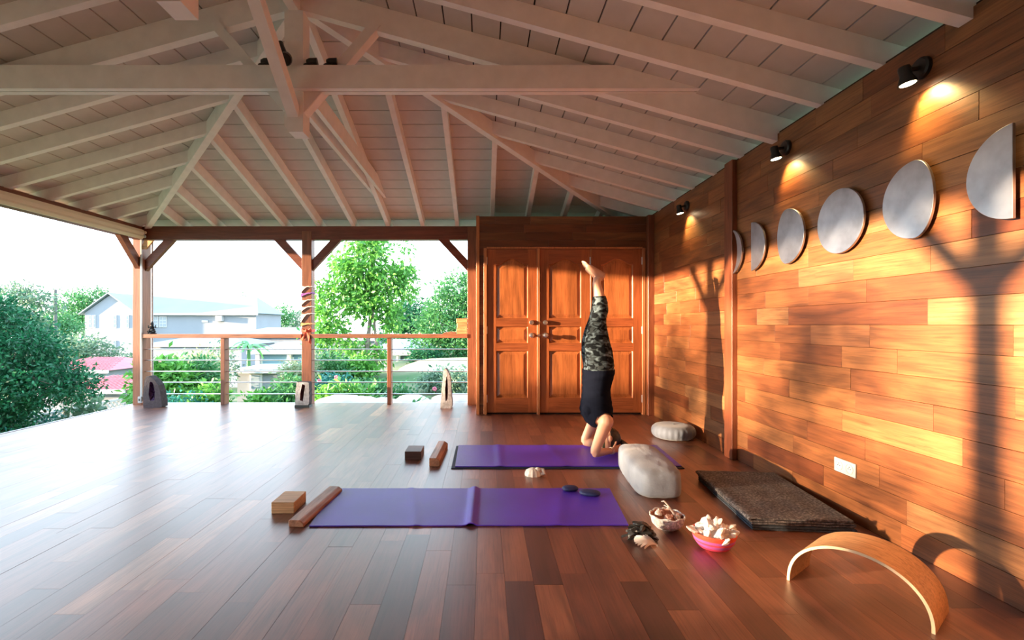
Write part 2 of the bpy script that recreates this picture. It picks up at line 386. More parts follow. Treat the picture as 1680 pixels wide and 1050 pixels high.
        o = bpy.data.objects.new(name, me); C.objects.link(o)
        if parent: o.parent = parent; ORG[o.name] = ORG.get(parent.name, (0, 0, 0)) if not local else (0, 0, 0)
        else: o.location = org; ORG[o.name] = tuple(org)
        return o
ORG = {}

def tag(o, label=None, cat=None, group=None, kind=None):
    if label: o['label'] = label
    if cat: o['category'] = cat
    if group: o['group'] = group
    if kind: o['kind'] = kind
    return o
def thing(name, label, cat, loc=(0, 0, 0), rz=0, group=None, kind=None):
    o = bpy.data.objects.new(name, None); C.objects.link(o); o.location = loc; o.rotation_euler = (0, 0, rz)
    o.empty_display_size = .1
    ORG[o.name] = tuple(loc) if rz == 0 else (0, 0, 0)
    return tag(o, label, cat, group, kind)
def copy_tree(o, parent=None, kids=None):
    c = o.copy(); C.objects.link(c)
    if parent: c.parent = parent
    for ch in [x for x in o.children]: copy_tree(ch, c)
    return c
def inst(src_mesh, name, parent, loc, rot=(0, 0, 0)):
    o = bpy.data.objects.new(name, src_mesh); C.objects.link(o); o.parent = parent; o.location = loc; o.rotation_euler = rot
    return o

# ------------------------------------------------------------------ room numbers
XW = 2.157                     # right wall plane
XC = -1.385                    # roof centre line
XL = XC - (XW - XC)            # left eaves line  (-4.927)
YH = 3.66                      # where the hips start
YE = YH + (XW - XC)            # back eaves line (7.202)
YF = -1.5                      # wall behind the camera
SL = 0.275
def h_board(d): return 2.685 + SL * d
def h_raft(d): return 2.555 + SL * d
def h_prin(d): return 2.500 + SL * d

# ------------------------------------------------------------------ floor
fl = MB().box(-5.10, XW + .14, YF - .12, 7.28, -.16, -.0155).build('floor', M['dark']); tag(fl, kind='structure')
PW = .129
cache = {}
def plank_mesh(L):
    k = round(L, 3)
    if k not in cache:
        b = MB().box(-PW / 2 + .0004, PW / 2 - .0004, -L / 2 + .0004, L / 2 - .0004, -.016, 0)
        me = bpy.data.meshes.new('floor_plank'); me.from_pydata(b.v, [], b.f); me.materials.append(M['floor']); cache[k] = me
    return cache[k]
LEN = [.45, .6, .7, .8, .95, 1.1, 1.3]
planks = []
i = 0
x = XW - PW / 2
while x > -5.10 + PW * .2:
    y = YF - R.choice(LEN) * R.random()
    while y < 7.28:
        L = R.choice(LEN); y1 = min(y + L, 7.28); y0 = max(y, YF)
        if 7.28 - y1 < .25: y1 = 7.28
        if y1 - y0 > .02: planks.append((x, y0, y1))
        y = y1
    x -= PW
def px_area(p):
    x, y0, y1 = p
    y0 = max(y0, 1.8); 
    if y1 <= y0: return 0
    ym = (y0 + y1) / 2
    sx = 794 + x * F / ym
    if sx < -60 or sx > 1740: return 0
    return (931.5 / y0 - 931.5 / y1) * PW * F / ym
planks.sort(key=px_area, reverse=True)
for (x, y0, y1) in planks[:290]:
    inst(plank_mesh(y1 - y0), 'plank', fl, (x, (y0 + y1) / 2, R.uniform(-.0004, .0004)))
rest = MB()
for (x, y0, y1) in planks[290:]:
    rest.box(max(x - PW / 2, -5.10) + .0004, x + PW / 2 - .0004, y0 + .0004, y1 - .0004, -.016, 0)
tag(rest.build('planks', M['floor_i'], fl), kind='stuff')
MB().box(-5.13, -5.10, YF, 7.28, -.14, .0).build('edge_board', M['whiteplastic'], fl)
MB().box(-5.13, -.10, 7.28, 7.31, -.14, .0).build('edge_board', M['whiteplastic'], fl)

# ------------------------------------------------------------------ right wall
wr = MB().box(XW + .012, XW + .14, YF, 7.4, -.15, 2.57).build('wall_right', M['dark']); tag(wr, kind='structure')
RH = .1277
wcache = {}
far = MB()
for r in range(20):
    z0 = r * RH; y = YF - .6 * R.random()
    while y < 6.5:
        L = R.choice([.4, .5, .62, .75, .9, 1.1]); y0 = max(y, YF); y1 = min(y + L, 6.5)
        if 6.5 - y1 < .2: y1 = 6.5
        if y1 - y0 > .02:
            if y1 > 1.8 and y0 < 6.33:
                k = round(y1 - y0, 3)
                if k not in wcache:
                    b = MB().cbox(0, .013, -k / 2 + .0008, k / 2 - .0008, .0008, RH - .0008, .0008, 'x')
                    me = bpy.data.meshes.new('wall_plank'); me.from_pydata(b.v, [], b.f); me.materials.append(M['wall']); wcache[k] = me
                inst(wcache[k], 'plank', wr, (XW + R.uniform(-.001, .0012), (y0 + y1) / 2, z0))
            else:
                far.cbox(XW, XW + .018, y0 + .0008, y1 - .0008, z0 + .0008, z0 + RH - .0008, .0008, 'x')
        y = y1
tag(far.build('planks', M['wall_i'], wr), kind='stuff')
pil = MB().box(2.112, XW, 4.205, 4.34, 0, 2.56).build('trim_1', M['pilaster'], org=(2.13, 4.27, 0), bevel=.003); tag(pil, kind='structure')
cor = MB().box(2.08, XW, 6.25, 6.337, 0, 2.545).build('trim_2', M['pilaster'], org=(2.12, 6.3, 0), bevel=.003); tag(cor, kind='structure')

# wall behind the camera
wf = MB().box(-5.1, XW + .1, YF - .12, YF, 0, 3.7).build('wall_front', M['wall_i']); tag(wf, kind='structure')

# ------------------------------------------------------------------ closet front (wall_back) with three doors
YC = 6.337
wb = MB()
wb.box(-.094, XW, YC + .018, YC + .12, 2.135, 2.543)                # header
wb.box(-.094, .02, YC + .018, YC + .12, 0, 2.135)
wb.box(2.07, XW, YC + .018, YC + .12, 0, 2.135)
wb.box(-.094, -.03, YC + .12, 7.15, 0, 2.543)                     # side wall of the closet
wb.box(-.094, XW, 7.15, 7.24, 0, 2.543)
wb.box(-.094, XW, YC + .018, 7.24, 2.50, 2.543)
wbo = wb.build('wall_back', M['pilaster']); tag(wbo, kind='structure')
hrows = [2.135, 2.237, 2.339, 2.441, 2.543]
pc = {}
for r in range(4):
    xx = -.06 - R.random() * .3
    while xx < 2.09:
        L = R.choice([.45, .6, .8, 1.0]); x0 = max(xx, -.06); x1 = min(xx + L, 2.09)
        if 2.09 - x1 < .15: x1 = 2.09
        if x1 - x0 > .02:
            MB().cbox(x0 + .0008, x1 - .0008, YC, YC + .018, hrows[r] + .0008, hrows[r + 1] - .0008, .0008, 'y').build('plank', M['wallx'], wbo, org=((x0 + x1) / 2, YC, hrows[r])).location = ((x0 + x1) / 2, YC, hrows[r])
        xx = x1
for r in range(16):
    z0, z1 = r * RH, min((r + 1) * RH, 2.135)
    MB().cbox(-.06, -.003, YC, YC + .018, z0 + .0008, z1 - .0008, .0008, 'y').build('plank', M['wallx'], wbo, org=(-.03, YC, z0)).location = (-.03, YC, z0)
tag(MB().box(-.10, -.058, YC - .012, YC + .03, 0, 2.55).build('trim_3', M['casing'], org=(-.08, YC, 0), bevel=.002), kind='structure')

# casing round the doors
cs = MB()
cs.box(-.003, .036, YC - .018, YC + .06, 0, 2.135); cs.box(2.030, 2.070, YC - .018, YC + .06, 0, 2.135)
cs.box(.681, .7165, YC - .018, YC + .06, 0, 2.135); cs.box(1.364, 1.383, YC - .004, YC + .06, 0, 2.135)
cs.box(.036, 2.030, YC - .018, YC + .06, 2.126, 2.150)
tag(cs.build('trim_4', M['casing'], org=(1.0, YC, 0), bevel=.002), kind='structure')
tag(MB().box(-.003, 2.07, YC + .06, YC + .10, 0, 2.14).build('trim_5', M['dark'], org=(1.0, YC + .08, 0)), kind='structure')

def arch_outline(x0, x1, z0, z1, rise, ins, n=14):
    x0 += ins; x1 -= ins; z0 += ins; z1 -= ins
    P = [(x0, z0), (x1, z0), (x1, z1)]
    for k in range(1, n):
        t = k / n; xx = x1 + (x0 - x1) * t
        P.append((xx, z1 + rise * (math.sin(math.pi * t) ** 2 if rise else 0)))
    P.append((x0, z1))
    return P
def raised(mb, x0, x1, z0, z1, rise, yb):
    A = arch_outline(x0, x1, z0, z1, rise, 0); B = arch_outline(x0, x1, z0, z1, rise, .010); D = arch_outline(x0, x1, z0, z1, rise, .050)
    n = len(A); V = [(p[0], yb - .014, p[1]) for p in A] + [(p[0], yb, p[1]) for p in B] + [(p[0], yb - .012, p[1]) for p in D]
    Fc = []
    for k in range(2):
        for i_ in range(n): Fc.append((k * n + i_, k * n + (i_ + 1) % n, (k + 1) * n + (i_ + 1) % n, (k + 1) * n + i_))
    Fc.append(tuple(range(2 * n, 3 * n)))
    mb.add(V, Fc)
def door(num, x0, x1, hinge_left, knob_x):
    ZT = 2.123; ZB = .026; a, b = x0 + .116, x1 - .116
    d = thing('door_%d' % num, None, None, ((x0 + x1) / 2, YC, 0), kind='structure')
    y0, y1 = YC, YC + .035
    st = MB(); st.box(x0, a, y0, y1, ZB, ZT); st.box(b, x1, y0, y1, ZB, ZT); st.build('stiles', M['door'], d)
    for (za, zb) in ((ZB, .212), (.816, .916), (1.129, 1.236)):
        MB().box(a, b, y0 + .0005, y1, za, zb).build('rail', M['doorx'], d)
    n = 16; t = MB()
    for k in range(n):      # top rail with an arched lower edge
        u0, u1 = a + (b - a) * k / n, a + (b - a) * (k + 1) / n
        f0 = 1.922 + .078 * math.sin(math.pi * k / n) ** 2; f1 = 1.922 + .078 * math.sin(math.pi * (k + 1) / n) ** 2
        t.hexa([(u0, y0 + .0005, f0), (u1, y0 + .0005, f1), (u1, y1, f1), (u0, y1, f0), (u0, y0 + .0005, ZT), (u1, y0 + .0005, ZT), (u1, y1, ZT), (u0, y1, ZT)])
    t.build('arched_rail', M['doorx'], d)
    for (za, zb, rise) in ((.212, .816, 0), (.916, 1.129, 0), (1.236, 1.922, .078)):
        m = MB(); raised(m, a, b, za, zb, rise, y0 + .020); m.build('panel', M['panel'], d)
    hx = x0 - .003 if hinge_left else x1 + .003
    for z in (1.97, 1.08, .20):
        MB().lathe([(.006, 0), (.006, .095)], (hx, y0 - .006, z - .045), 8).box(hx - .009, hx + .009, y0 - .004, y0 + .001, z - .045, z + .05).build('hinge', M['metal'], d)
    if knob_x is not None:
        for z, r in ((1.18, .030), (1.017, .030)):
            MB().lathe([(.031, 0), (.031, -.006), (.014, -.010), (.012, -.030), (.024, -.040), (r, -.052), (.026, -.064), (.010, -.070), (.001, -.070)] if z < 1.1 else
                       [(.032, 0), (.032, -.010), (.026, -.022), (.024, -.034), (.010, -.036), (.001, -.036)], (knob_x, y0, z), 18, (0, 1, 0)).build('door_knob', M['metal'], d, smooth=True)
    return d
door(1, .040, .679, True, .61)
door(2, .7185, 1.362, False, .79)
door(3, 1.385, 2.028, False, None)
MB().lathe([(.02, 0), (.02, -.012), (.013, -.03), (.001, -.031)], (.70, YC - .018, 1.017), 14, (0, 1, 0)).build('latch', M['metal'], bpy.data.objects['door_1'], smooth=True)

# ------------------------------------------------------------------ ceiling: boards, rafters, hips
ceil = MB()
T = .02
def roofpt(x, y, dz=0):
    d = min(XW - x, x - XL, YE - y) if True else 0
    return (x, y, h_board(d) + dz)
AP = (XC, YH); OV = .42
def quadroof(P, th=.05):
    V = [Vector((p[0], p[1], h_board(min(XW - p[0], p[0] - XL, YE - p[1])) + T)) for p in P]
    ceil.prism(V, (0, 0, th))
quadroof([(XW + OV, YF), (XW + OV, YE + OV), (XC, YH), (XC, YF)])
quadroof([(XL - OV, YF), (XC, YF), (XC, YH), (XL - OV, YE + OV)])
quadroof([(XW + OV, YE + OV), (XL - OV, YE + OV), (XC, YH)])
co = ceil.build('ceiling', M['dark']); tag(co, kind='structure')
BW = .204
def board(P):
    zf = [h_board(min(XW - p[0], p[0] - XL, YE - p[1])) for p in P]
    V = [Vector((p[0], p[1], z)) for p, z in zip(P, zf)]
    c = sum(V, Vector()) / len(V)
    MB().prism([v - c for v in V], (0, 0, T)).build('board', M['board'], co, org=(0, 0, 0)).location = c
g = .005
d = -2 * BW
while d < XW - XC:
    d1 = min(d + BW, XW - XC)
    a, b = d + g, d1 - g
    board([(XW - a, YF), (XW - a, YE - a), (XW - b, YE - b), (XW - b, YF)])
    board([(XL + a, YF), (XL + b, YF), (XL + b, YE - b), (XL + a, YE - a)])
    board([(XW - a, YE - a), (XL + a, YE - a), (XL + b, YE - b), (XW - b, YE - b)])
    d += BW
RW = .055
def rafter_x(y, side, prin=False, d_end=None):
    """rafter running across the room at depth y; side +1 right plane, -1 left plane"""
    hb = h_prin if prin else h_raft
    de = (XW - XC - .03) if y <= YH + .02 else (YE - y - .02)
    if d_end: de = d_end
    ds = -OV + .04
    if side > 0: fx = lambda q: XW - q
    else: fx = lambda q: XL + q
    wd = RW * (1.25 if prin else 1)
    P = [(fx(ds), y - wd / 2, hb(ds)), (fx(de), y - wd / 2, hb(de)), (fx(de), y - wd / 2, h_board(de) - .001), (fx(ds), y - wd / 2, h_board(ds) - .001)]
    return MB().prism(P, (0, wd, 0))
ys = [YH + k * .4835 for k in range(-10, 8)]
for y in ys:
    k = round((y - YH) / .4835)
    if k % 3 == 0 and k <= 0: continue
    if y > YE - .15: continue
    for s in (1, -1): rafter_x(y, s).build('rafter', M['white'], co)
for k in range(-6, 7):
    xx = XC + k * .5 + .0
    dd = min(XW - xx, xx - XL)
    ye = YE - dd + .03 if k != 0 else YH + .08
    ds = -OV + .04
    f = h_raft
    P = [(xx - RW / 2, YE - ds, f(ds)), (xx - RW / 2, ye, f(YE - ye)), (xx - RW / 2, ye, h_board(YE - ye) - .001), (xx - RW / 2, YE - ds, h_board(ds) - .001)]
    MB().prism(P, (RW, 0, 0)).build('rafter', M['white'], co)
for s in (1, -1):      # hip rafters
    ex = XW if s > 0 else XL
    p0 = Vector((XC, YH, 0)); p1 = Vector((ex + s * .3, YE + .3, 0)); t = (p1 - p0).normalized(); q = Vector((-t.y, t.x, 0)) * .035
    d0, d1 = XW - XC, -.3
    V = []
    for (p, dd) in ((p0, d0), (p1, d1)):
        V.append([(p + q + Vector((0, 0, 2.515 + SL * dd))), (p - q + Vector((0, 0, 2.515 + SL * dd))), (p - q + Vector((0, 0, h_board(dd) - .012))), (p + q + Vector((0, 0, h_board(dd) - .012)))])
    A, B = V
    MB().hexa([A[0], A[1], B[1], B[0], A[3], A[2], B[2], B[3]]).build('hip_rafter', M['white'], co)
MB().box(XC - .035, XC + .035, YF, YH, 3.44, 3.655).build('ridge_beam', M['white'], co)

# wall plates and eaves beams
tag(MB().box(-5.05, -.1, 7.12, 7.25, 2.383, 2.572).build('eaves_beam', M['beamwood'], org=(-2.5, 7.18, 2.383), bevel=.004),
    'red-brown timber beam across the back above the railing', 'beam')
tag(MB().box(-5.06, -4.94, YF, 7.25, 2.383, 2.572).build('eaves_beam', M['beamwoody'], org=(-5, 3, 2.383), bevel=.004),
    'red-brown timber beam above the open left side', 'beam')

# ------------------------------------------------------------------ trusses
def truss(y, label):
    t = thing('roof_truss', label, 'truss', (XC, y, 2.5))
    for s in (1, -1): rafter_x(y, s, True).build('principal_rafter', M['white'], t)
    for yy in (y - .112, y - .054):
        top, bot = 3.018, 2.85
        xt = XW - (top - 2.685) / SL; xb = XW - (bot - 2.685) / SL; lt = 2 * XC - xt; lb = 2 * XC - xb
        MB().prism([(lb, yy, bot), (xb, yy, bot), (xt, yy, top), (lt, yy, top)], (0, .044, 0)).build('tie_beam', M['white'], t)
    k = .068
    MB().prism([(XC - k, y - .066, 2.60), (XC - k + .03, y - .066, 2.555), (XC + k, y - .066, 2.555), (XC + k, y - .066, 3.44), (XC - k, y - .066, 3.44)], (0, .134, 0)).build('king_post', M['white'], t)
    for s in (1, -1):
        MB().beam((XC + s * .06, y, 2.74), (XC + s * .60, y, 3.37), .07, .09, (0, 1, 0)).build('strut', M['white'], t)
        MB().prism([(XC + s * k, y - .05, 2.70), (XC + s * (k + .13), y - .05, 2.85), (XC + s * k, y - .05, 2.85)], (0, .10, 0)).build('bracket', M['white'], t)
    MB().beam((XC, y - .06, 2.69), (XC, y - 1.1, 3.45), .078, .085).build('ridge_brace', M['white'], t)
    return t
truss(YH, 'white king post roof truss spanning the room above the mats')
truss(YH - 3 * .4835, 'white king post truss nearest the top left corner')
truss(YH - 6 * .4835, 'white king post truss above and behind the viewer')
tt = thing('half_tie_beam', 'white doubled horizontal timber from the king post to the back roof slope', 'beam', (XC, 5.2, 2.85))
for xx in (-1.44, -1.355 + .03):
    ye = YE - (2.85 - 2.69) / SL; yt = YE - (3.0 - 2.69) / SL
    MB().prism([(xx - .02, YH + .115, 2.85), (xx - .02, ye, 2.85), (xx - .02, yt, 3.0), (xx - .02, YH + .115, 3.0)], (.04, 0, 0)).build('plank', M['white'], tt)

# ------------------------------------------------------------------ posts with braces
def post(x0, x1, y0, y1, label, braces, ztop=2.385):
    cx, cy = (x0 + x1) / 2, (y0 + y1) / 2
    p = thing('veranda_post', label, 'post', (cx, cy, 0))
    MB().box(x0, x1, y0, y1, 0, ztop).build('shaft', M['postwood'], p, bevel=.004)
    for (dx, dy) in braces:
        a = Vector((cx + dx * .03, cy + dy * .03, 1.97)); b = Vector((cx + dx * .55, cy + dy * .55, 2.53))
        bb = MB().beam(a, b, .07, .11); bb.build('brace', M['beamwood'] if dx else M['beamwoody'], p)
    return p
post(-5.06, -4.92, 7.11, 7.30, 'red-brown corner post at the far left of the railing', [(1, 0), (0, -1)])
post(-2.625, -2.485, 7.11, 7.25, 'red-brown post wrapped in scarves midway along the railing', [(1, 0), (-1, 0)], 2.50)
post(-.237, -.105, 7.10, 7.24, 'red-brown post at the right end of the railing beside the closet', [(-1, 0)], 2.56)
post(-5.06, -4.92, 3.22, 3.36, 'red-brown post on the open left side, nearer than the corner post', [(0, 1), (0, -1)])
post(-5.06, -4.92, .62, .76, 'red-brown post on the open left side, nearest to the viewer', [(0, 1), (0, -1)])
# pale timber brace across the corner and the white guide strip of the blind
cb = MB().prism([(-4.93, 7.10, 2.24), (-4.86, 7.10, 2.24), (-4.75, 7.10, 2.375), (-4.88, 7.10, 2.375)], (0, .03, 0)).build('corner_bracket', M['paleblock'], org=(-4.88, 7.1, 2.24))
tag(cb, 'small tan wooden bracket in the top corner of the far left post', 'bracket')
sg = MB().box(-4.935, -4.915, 7.085, 7.105, .05, 2.38).build('blind_guide', M['whiteplastic'], org=(-4.92, 7.1, .05)); tag(sg, 'thin white guide rail down the far left post', 'rail')
dp = MB().tube([(-4.945, 7.36, -.4), (-4.945, 7.36, 2.4)], .016, 10).build('downpipe', M['whiteplastic'], org=(-4.86, 7.36, -.4)); tag(dp, 'slim white pipe behind the far left post', 'pipe')
sk = thing('socket_box', 'small white socket box low on the far left post', 'socket', (-4.905, 7.07, .0))
MB().box(-4.965, -4.915, 7.075, 7.108, .03, .12).build('box', M['whiteplastic'], sk, bevel=.004)
MB().box(-4.95, -4.93, 7.072, 7.076, .06, .09).build('socket', M['plast_dark'], sk)

# ------------------------------------------------------------------ railing
rg = thing('railing', 'wooden railing with steel rods along the back edge', 'railing', (-2.5, 7.17, 0))
MB().box(-4.92, -2.625, 7.09, 7.23, .96, 1.018).build('handrail', M['railwood'], rg, bevel=.004)
MB().box(-2.485, -.237, 7.09, 7.23, .96, 1.018).build('handrail', M['railwood'], rg, bevel=.004)
for xx in (-3.795, -1.395): MB().box(xx, xx + .056, 7.11, 7.245, 0, .96).build('baluster', M['postwood'], rg, bevel=.003)
for z in (.796, .637, .474, .316, .146):
    for (a, b) in ((-4.92, -3.795), (-3.739, -2.625), (-2.485, -1.395), (-1.339, -.237)):
        MB().tube([(a, 7.178, z), (b, 7.178, z)], .0075, 8).build('rod', M['rod'], rg, smooth=True)

# ------------------------------------------------------------------ roller blind on the left
bl = thing('roller_blind', 'cream rolled-up blind under the beam on the open left side', 'blind', (-4.87, 3, 2.36))
prof = [(-.0, .135), (.045, .13), (.06, .09), (.045, .055), (.055, .03), (.03, 0), (0, .0), (-.02, .03), (-.02, .11)]
MB().prism([(-4.905 + a, YF + .1, 2.375 + b) for a, b in prof], (0, 7.05 - YF - .1, 0)).build('rolled_fabric', M['cream'], bl, smooth=True)
MB().box(-4.945, -4.90, YF + .1, 7.07, 2.50, 2.555).build('headrail', M['beamwoody'], bl)
MB().lathe([(.02, 0), (.02, .03)], (-4.86, 7.06, 2.475), 12, (0, 1, 0)).build('end_cap', M['cream'], bl)
MB().lathe([(.012, 0), (.020, .003), (.022, .008), (.012, .010)], (-4.855, 7.06, 2.415), 12, (0, 1, 0)).beam((-4.855, 7.065, 2.43), (-4.86, 7.065, 2.48), .006, .006, (0, 1, 0)).build('pull_ring', M['whiteplastic'], bl)

# ------------------------------------------------------------------ wall spot lamps
def wall_spot(y, label, energy):
    t = thing('wall_spot_lamp', label, 'lamp', (XW, y, 2.41), group='spot lamps along the top of the right wall')
    MB().lathe([(.052, 0), (.052, -.018), (.044, -.026), (.01, -.028)], (XW, y, 2.41), 24, (1, 0, 0)).build('base', M['black'], t, smooth=True)
    MB().tube([(XW - .02, y, 2.41), (XW - .055, y + .0, 2.405), (XW - .078, y + .0, 2.40)], .011, 8).build('arm', M['black'], t)
    hp = Vector((XW - .095, y, 2.415)); ax = Vector((.14, -.10, -1)).normalized(); aim = Vector((.50, -.28, -1)).normalized()
    MB().lathe([(.006, 0), (.024, .0), (.027, .012), (.025, .045), (.036, .072), (.041, .092), (.036, .090), (.028, .080)], hp, 24, ax).build('head', M['black'], t, smooth=True)
    MB().lathe([(.033, .080), (.033, .088), (.001, .089)], hp, 20, ax).build('lens', M['lamp'], t)
    ld = bpy.data.lights.new('spot', 'SPOT'); ld.energy = energy; ld.color = (1, .66, .26); ld.spot_size = math.radians(100); ld.spot_blend = .8; ld.shadow_soft_size = .02
    lo = bpy.data.objects.new('bulb', ld); C.objects.link(lo); lo.parent = t; lo.location = hp + ax * .105 - Vector((XW, y, 2.41))
    lo.rotation_euler = aim.to_track_quat('-Z', 'Y').to_euler()
wall_spot(2.424, 'black spot lamp nearest the viewer on the right wall', 16)
wall_spot(3.512, 'black spot lamp above the crescent and half discs', 16)
wall_spot(5.23, 'black spot lamp nearest the closet doors', 16)

# spot lamps on the truss
tl = thing('truss_spot_lamp', 'black spot lamp hanging in front of the king post', 'lamp', (-1.40, 3.52, 3.05), group='black spot lamps on the roof truss')
MB().lathe([(.001, 0), (.040, 0), (.046, .03), (.044, .10), (.03, .12), (.001, .12)], (-1.385, 3.44, 3.00), 20, (-.25, .7, .45)).build('head', M['black'], tl, smooth=True)
MB().tube([(-1.415, 3.50, 3.07), (-1.46, 3.535, 3.16)], .022, 12).build('arm', M['black'], tl, smooth=True)
MB().ball((-1.462, 3.545, 3.165), .024).build('joint', M['black'], tl, smooth=True)
for (xx, lab) in ((-1.60, 'black spot lamp on the tie beam left of the king post'), (-1.27, 'black spot lamp on the tie beam just right of the king post'), (-1.125, 'black spot lamp on the tie beam furthest right of the king post')):
    t = thing('truss_spot_lamp', lab, 'lamp', (xx, 3.60, 3.018), group='black spot lamps on the roof truss')
    MB().lathe([(.045, 0), (.045, .02), (.03, .03), (.001, .03)], (xx, 3.60, 3.018), 16).build('base', M['black'], t, smooth=True)
    MB().lathe([(.001, 0), (.028, 0), (.036, .02), (.036, .075), (.001, .075)], (xx - .02, 3.60, 3.055), 16, (1, .1, .1)).build('head', M['black'], t, smooth=True)

# ------------------------------------------------------------------ moon discs
def moon(kind, yc, label, far_side=1):
    """kind: full, gib, half, cres; profile in (y,z); bulge towards the viewer (-y) for far_side=1"""
    r = .192; n = 28; P = []
    for k in range(n + 1):
        a = -math.pi / 2 + math.pi * k / n
        P.append((-math.cos(a) * r, math.sin(a) * r))
    inner = {'full': 1.0, 'gib': .56, 'half': 0.0, 'cres': -.62}[kind]
    m = n if inner else 1
    for k in range(1, m):
        a = math.pi / 2 - math.pi * k / m
        P.append((math.cos(a) * r * inner, math.sin(a) * r))
    P = [(p[0] * far_side, p[1]) for p in P]
    o = MB().prism([(XW - .022, yc + p[0], 1.77 + p[1]) for p in P], (-.014, 0, 0)).build('moon_disc', M['moon'], org=(XW - .03, yc, 1.77), smooth=False, bevel=.0015)
    tag(o, label, 'wall decoration', 'silver moon phases on the right wall')
    MB().box(XW - .022, XW, yc + (-.05 if kind != 'cres' else -.155) * far_side - .012, yc + (-.05 if kind != 'cres' else -.155) * far_side + .012, 1.75, 1.79).build('standoff', M['metal'], o)
moon('cres', 4.255, 'silver crescent beside the dark pilaster')
moon('half', 3.922, 'silver half disc between the crescent and a rounder disc')
moon('gib', 3.465, 'silver pointed disc just right of the half disc by the pilaster')
moon('full', 2.95, 'full round silver disc in the middle of the row')
moon('gib', 2.437, 'silver pointed disc to the right of the full round one', -1)
moon('half', 1.981, 'large silver half disc cut off at the right edge of the picture', -1)

# ------------------------------------------------------------------ double socket on the right wall
sk = thing('wall_socket', 'white double socket low on the right wall above the arch', 'socket', (XW, 2.943, .30))
MB().box(XW - .010, XW, 2.857, 3.029, .26, .343).build('plate', M['whiteplastic'], sk, bevel=.003)
for yy in (2.90, 2.985):
    MB().lathe([(.030, 0), (.030, -.004), (.026, -.005), (.024, -.001), (.001, -.001)], (XW - .010, yy, .302), 20, (1, 0, 0)).build('socket', M['whiteplastic'], sk)
    h = MB()
    for (a, b) in ((-.009, 0), (.009, 0), (0, .012)): h.lathe([(.003, 0), (.003, -.0015)], (XW - .0112, yy + a, .302 + b), 8, (1, 0, 0))
    h.build('holes', M['plast_dark'], sk)

# ------------------------------------------------------------------ yoga mats
def yoga_mat(c4, label, name, folds, back=False):
    """c4: front-left, front-right, back-right, back-left; lies on the floor; folds: list of (u, height, half width)"""
    n, m = 90, 6; V = []; Fc = []; th = .006
    A, B, D, E = [Vector((p[0], p[1], 0)) for p in c4]
    for side in (0, 1):
        for j in range(m + 1):
            for i_ in range(n + 1):
                u, v = i_ / n, j / m
                p = (A * (1 - u) + B * u) * (1 - v) + (E * (1 - u) + D * u) * v
                z = .0015
                for (fu, fh, fw, sl) in folds:
                    q = (u + sl * (v - .5) - fu) / fw
                    if abs(q) < 1: z += fh * (math.cos(q * math.pi) + 1) / 2
                z += .0012 * (noise.noise(Vector((p.x * 3, p.y * 3, 1))) + 1)
                V.append((p.x, p.y, z + (th if side else 0)))
    K = (n + 1) * (m + 1)
    for j in range(m):
        for i_ in range(n):
            a = j * (n + 1) + i_; Fc.append((a + n + 1, a + n + 2, a + 1, a)); Fc.append((K + a, K + a + 1, K + a + n + 2, K + a + n + 1))
    for i_ in range(n):
        Fc.append((i_, i_ + 1, K + i_ + 1, K + i_)); b = m * (n + 1) + i_; Fc.append((b + 1, b, K + b, K + b + 1))
    for j in range(m):
        a = j * (n + 1); Fc.append((a + n + 1, a, K + a, K + a + n + 1)); b = a + n; Fc.append((b, b + n + 1, K + b + n + 1, K + b))
    c = (A + B + D + E) / 4
    o = MB().add(V, Fc).build(name, M['mat'], org=(c.x, c.y, 0), smooth=True)
    return tag(o, label, 'mat')
yoga_mat([(-.995, 2.808), (.826, 2.822), (.878, 3.45), (-1.030, 3.45)], 'violet yoga mat nearest the viewer, with a raised crease', 'yoga_mat',
         [(.505, .016, .022, 0), (.305, .005, .02, .06), (.80, .003, .03, -.04)])
m2 = yoga_mat([(-.232, 3.96), (1.59, 3.975), (1.63, 4.66), (-.24, 4.66)], 'violet yoga mat under the person doing a headstand', 'yoga_mat',
              [(.20, .005, .03, 0), (.47, .004, .03, .05)])
m2.location.z = .0075
b2 = MB().box(-.262, 1.60, 3.935, 4.665, .001, .008).build('mat_underlay', M['mat2'], org=(.7, 4.3, 0), bevel=.002)
tag(b2, 'thin dark mat lying beneath the violet headstand mat', 'mat')

# ------------------------------------------------------------------ yoga blocks and timbers
def block(x0, y0, wd, dp_, ht, rz, mat, name, label, bev=.0025, cham=0):
    t = MB()
    if cham:
        P = [(0, 0, 0), (wd, 0, 0), (wd, 0, ht - cham), (wd - cham * 1.4, 0, ht), (0, 0, ht)]
        t.prism([(p[0] , 0, p[2]) for p in P], (0, dp_, 0))
    else: t.box(0, wd, 0, dp_, 0, ht)
    o = t.build(name, mat, bevel=bev); o.location = (x0, y0, 0.0005); o.rotation_euler.z = rz
    return tag(o, label, 'block')
block(-.674, 4.196, .14, .21, .073, 0, M['brownblock'], 'yoga_block', 'dark brown block left of the far mat')
block(-.445, 4.006, .087, .60, .068, -.035, M['timber'], 'timber_piece', 'short worn timber between the dark block and the far mat', .003, .022)
block(-1.295, 3.005, .139, .205, .069, 0, M['tanblock'], 'yoga_block', 'tan wooden block left of the near mat')
block(-1.112, 2.806, .09, .60, .040, -.08, M['timber'], 'timber_piece', 'long worn timber along the left end of the near mat', .004, .018)

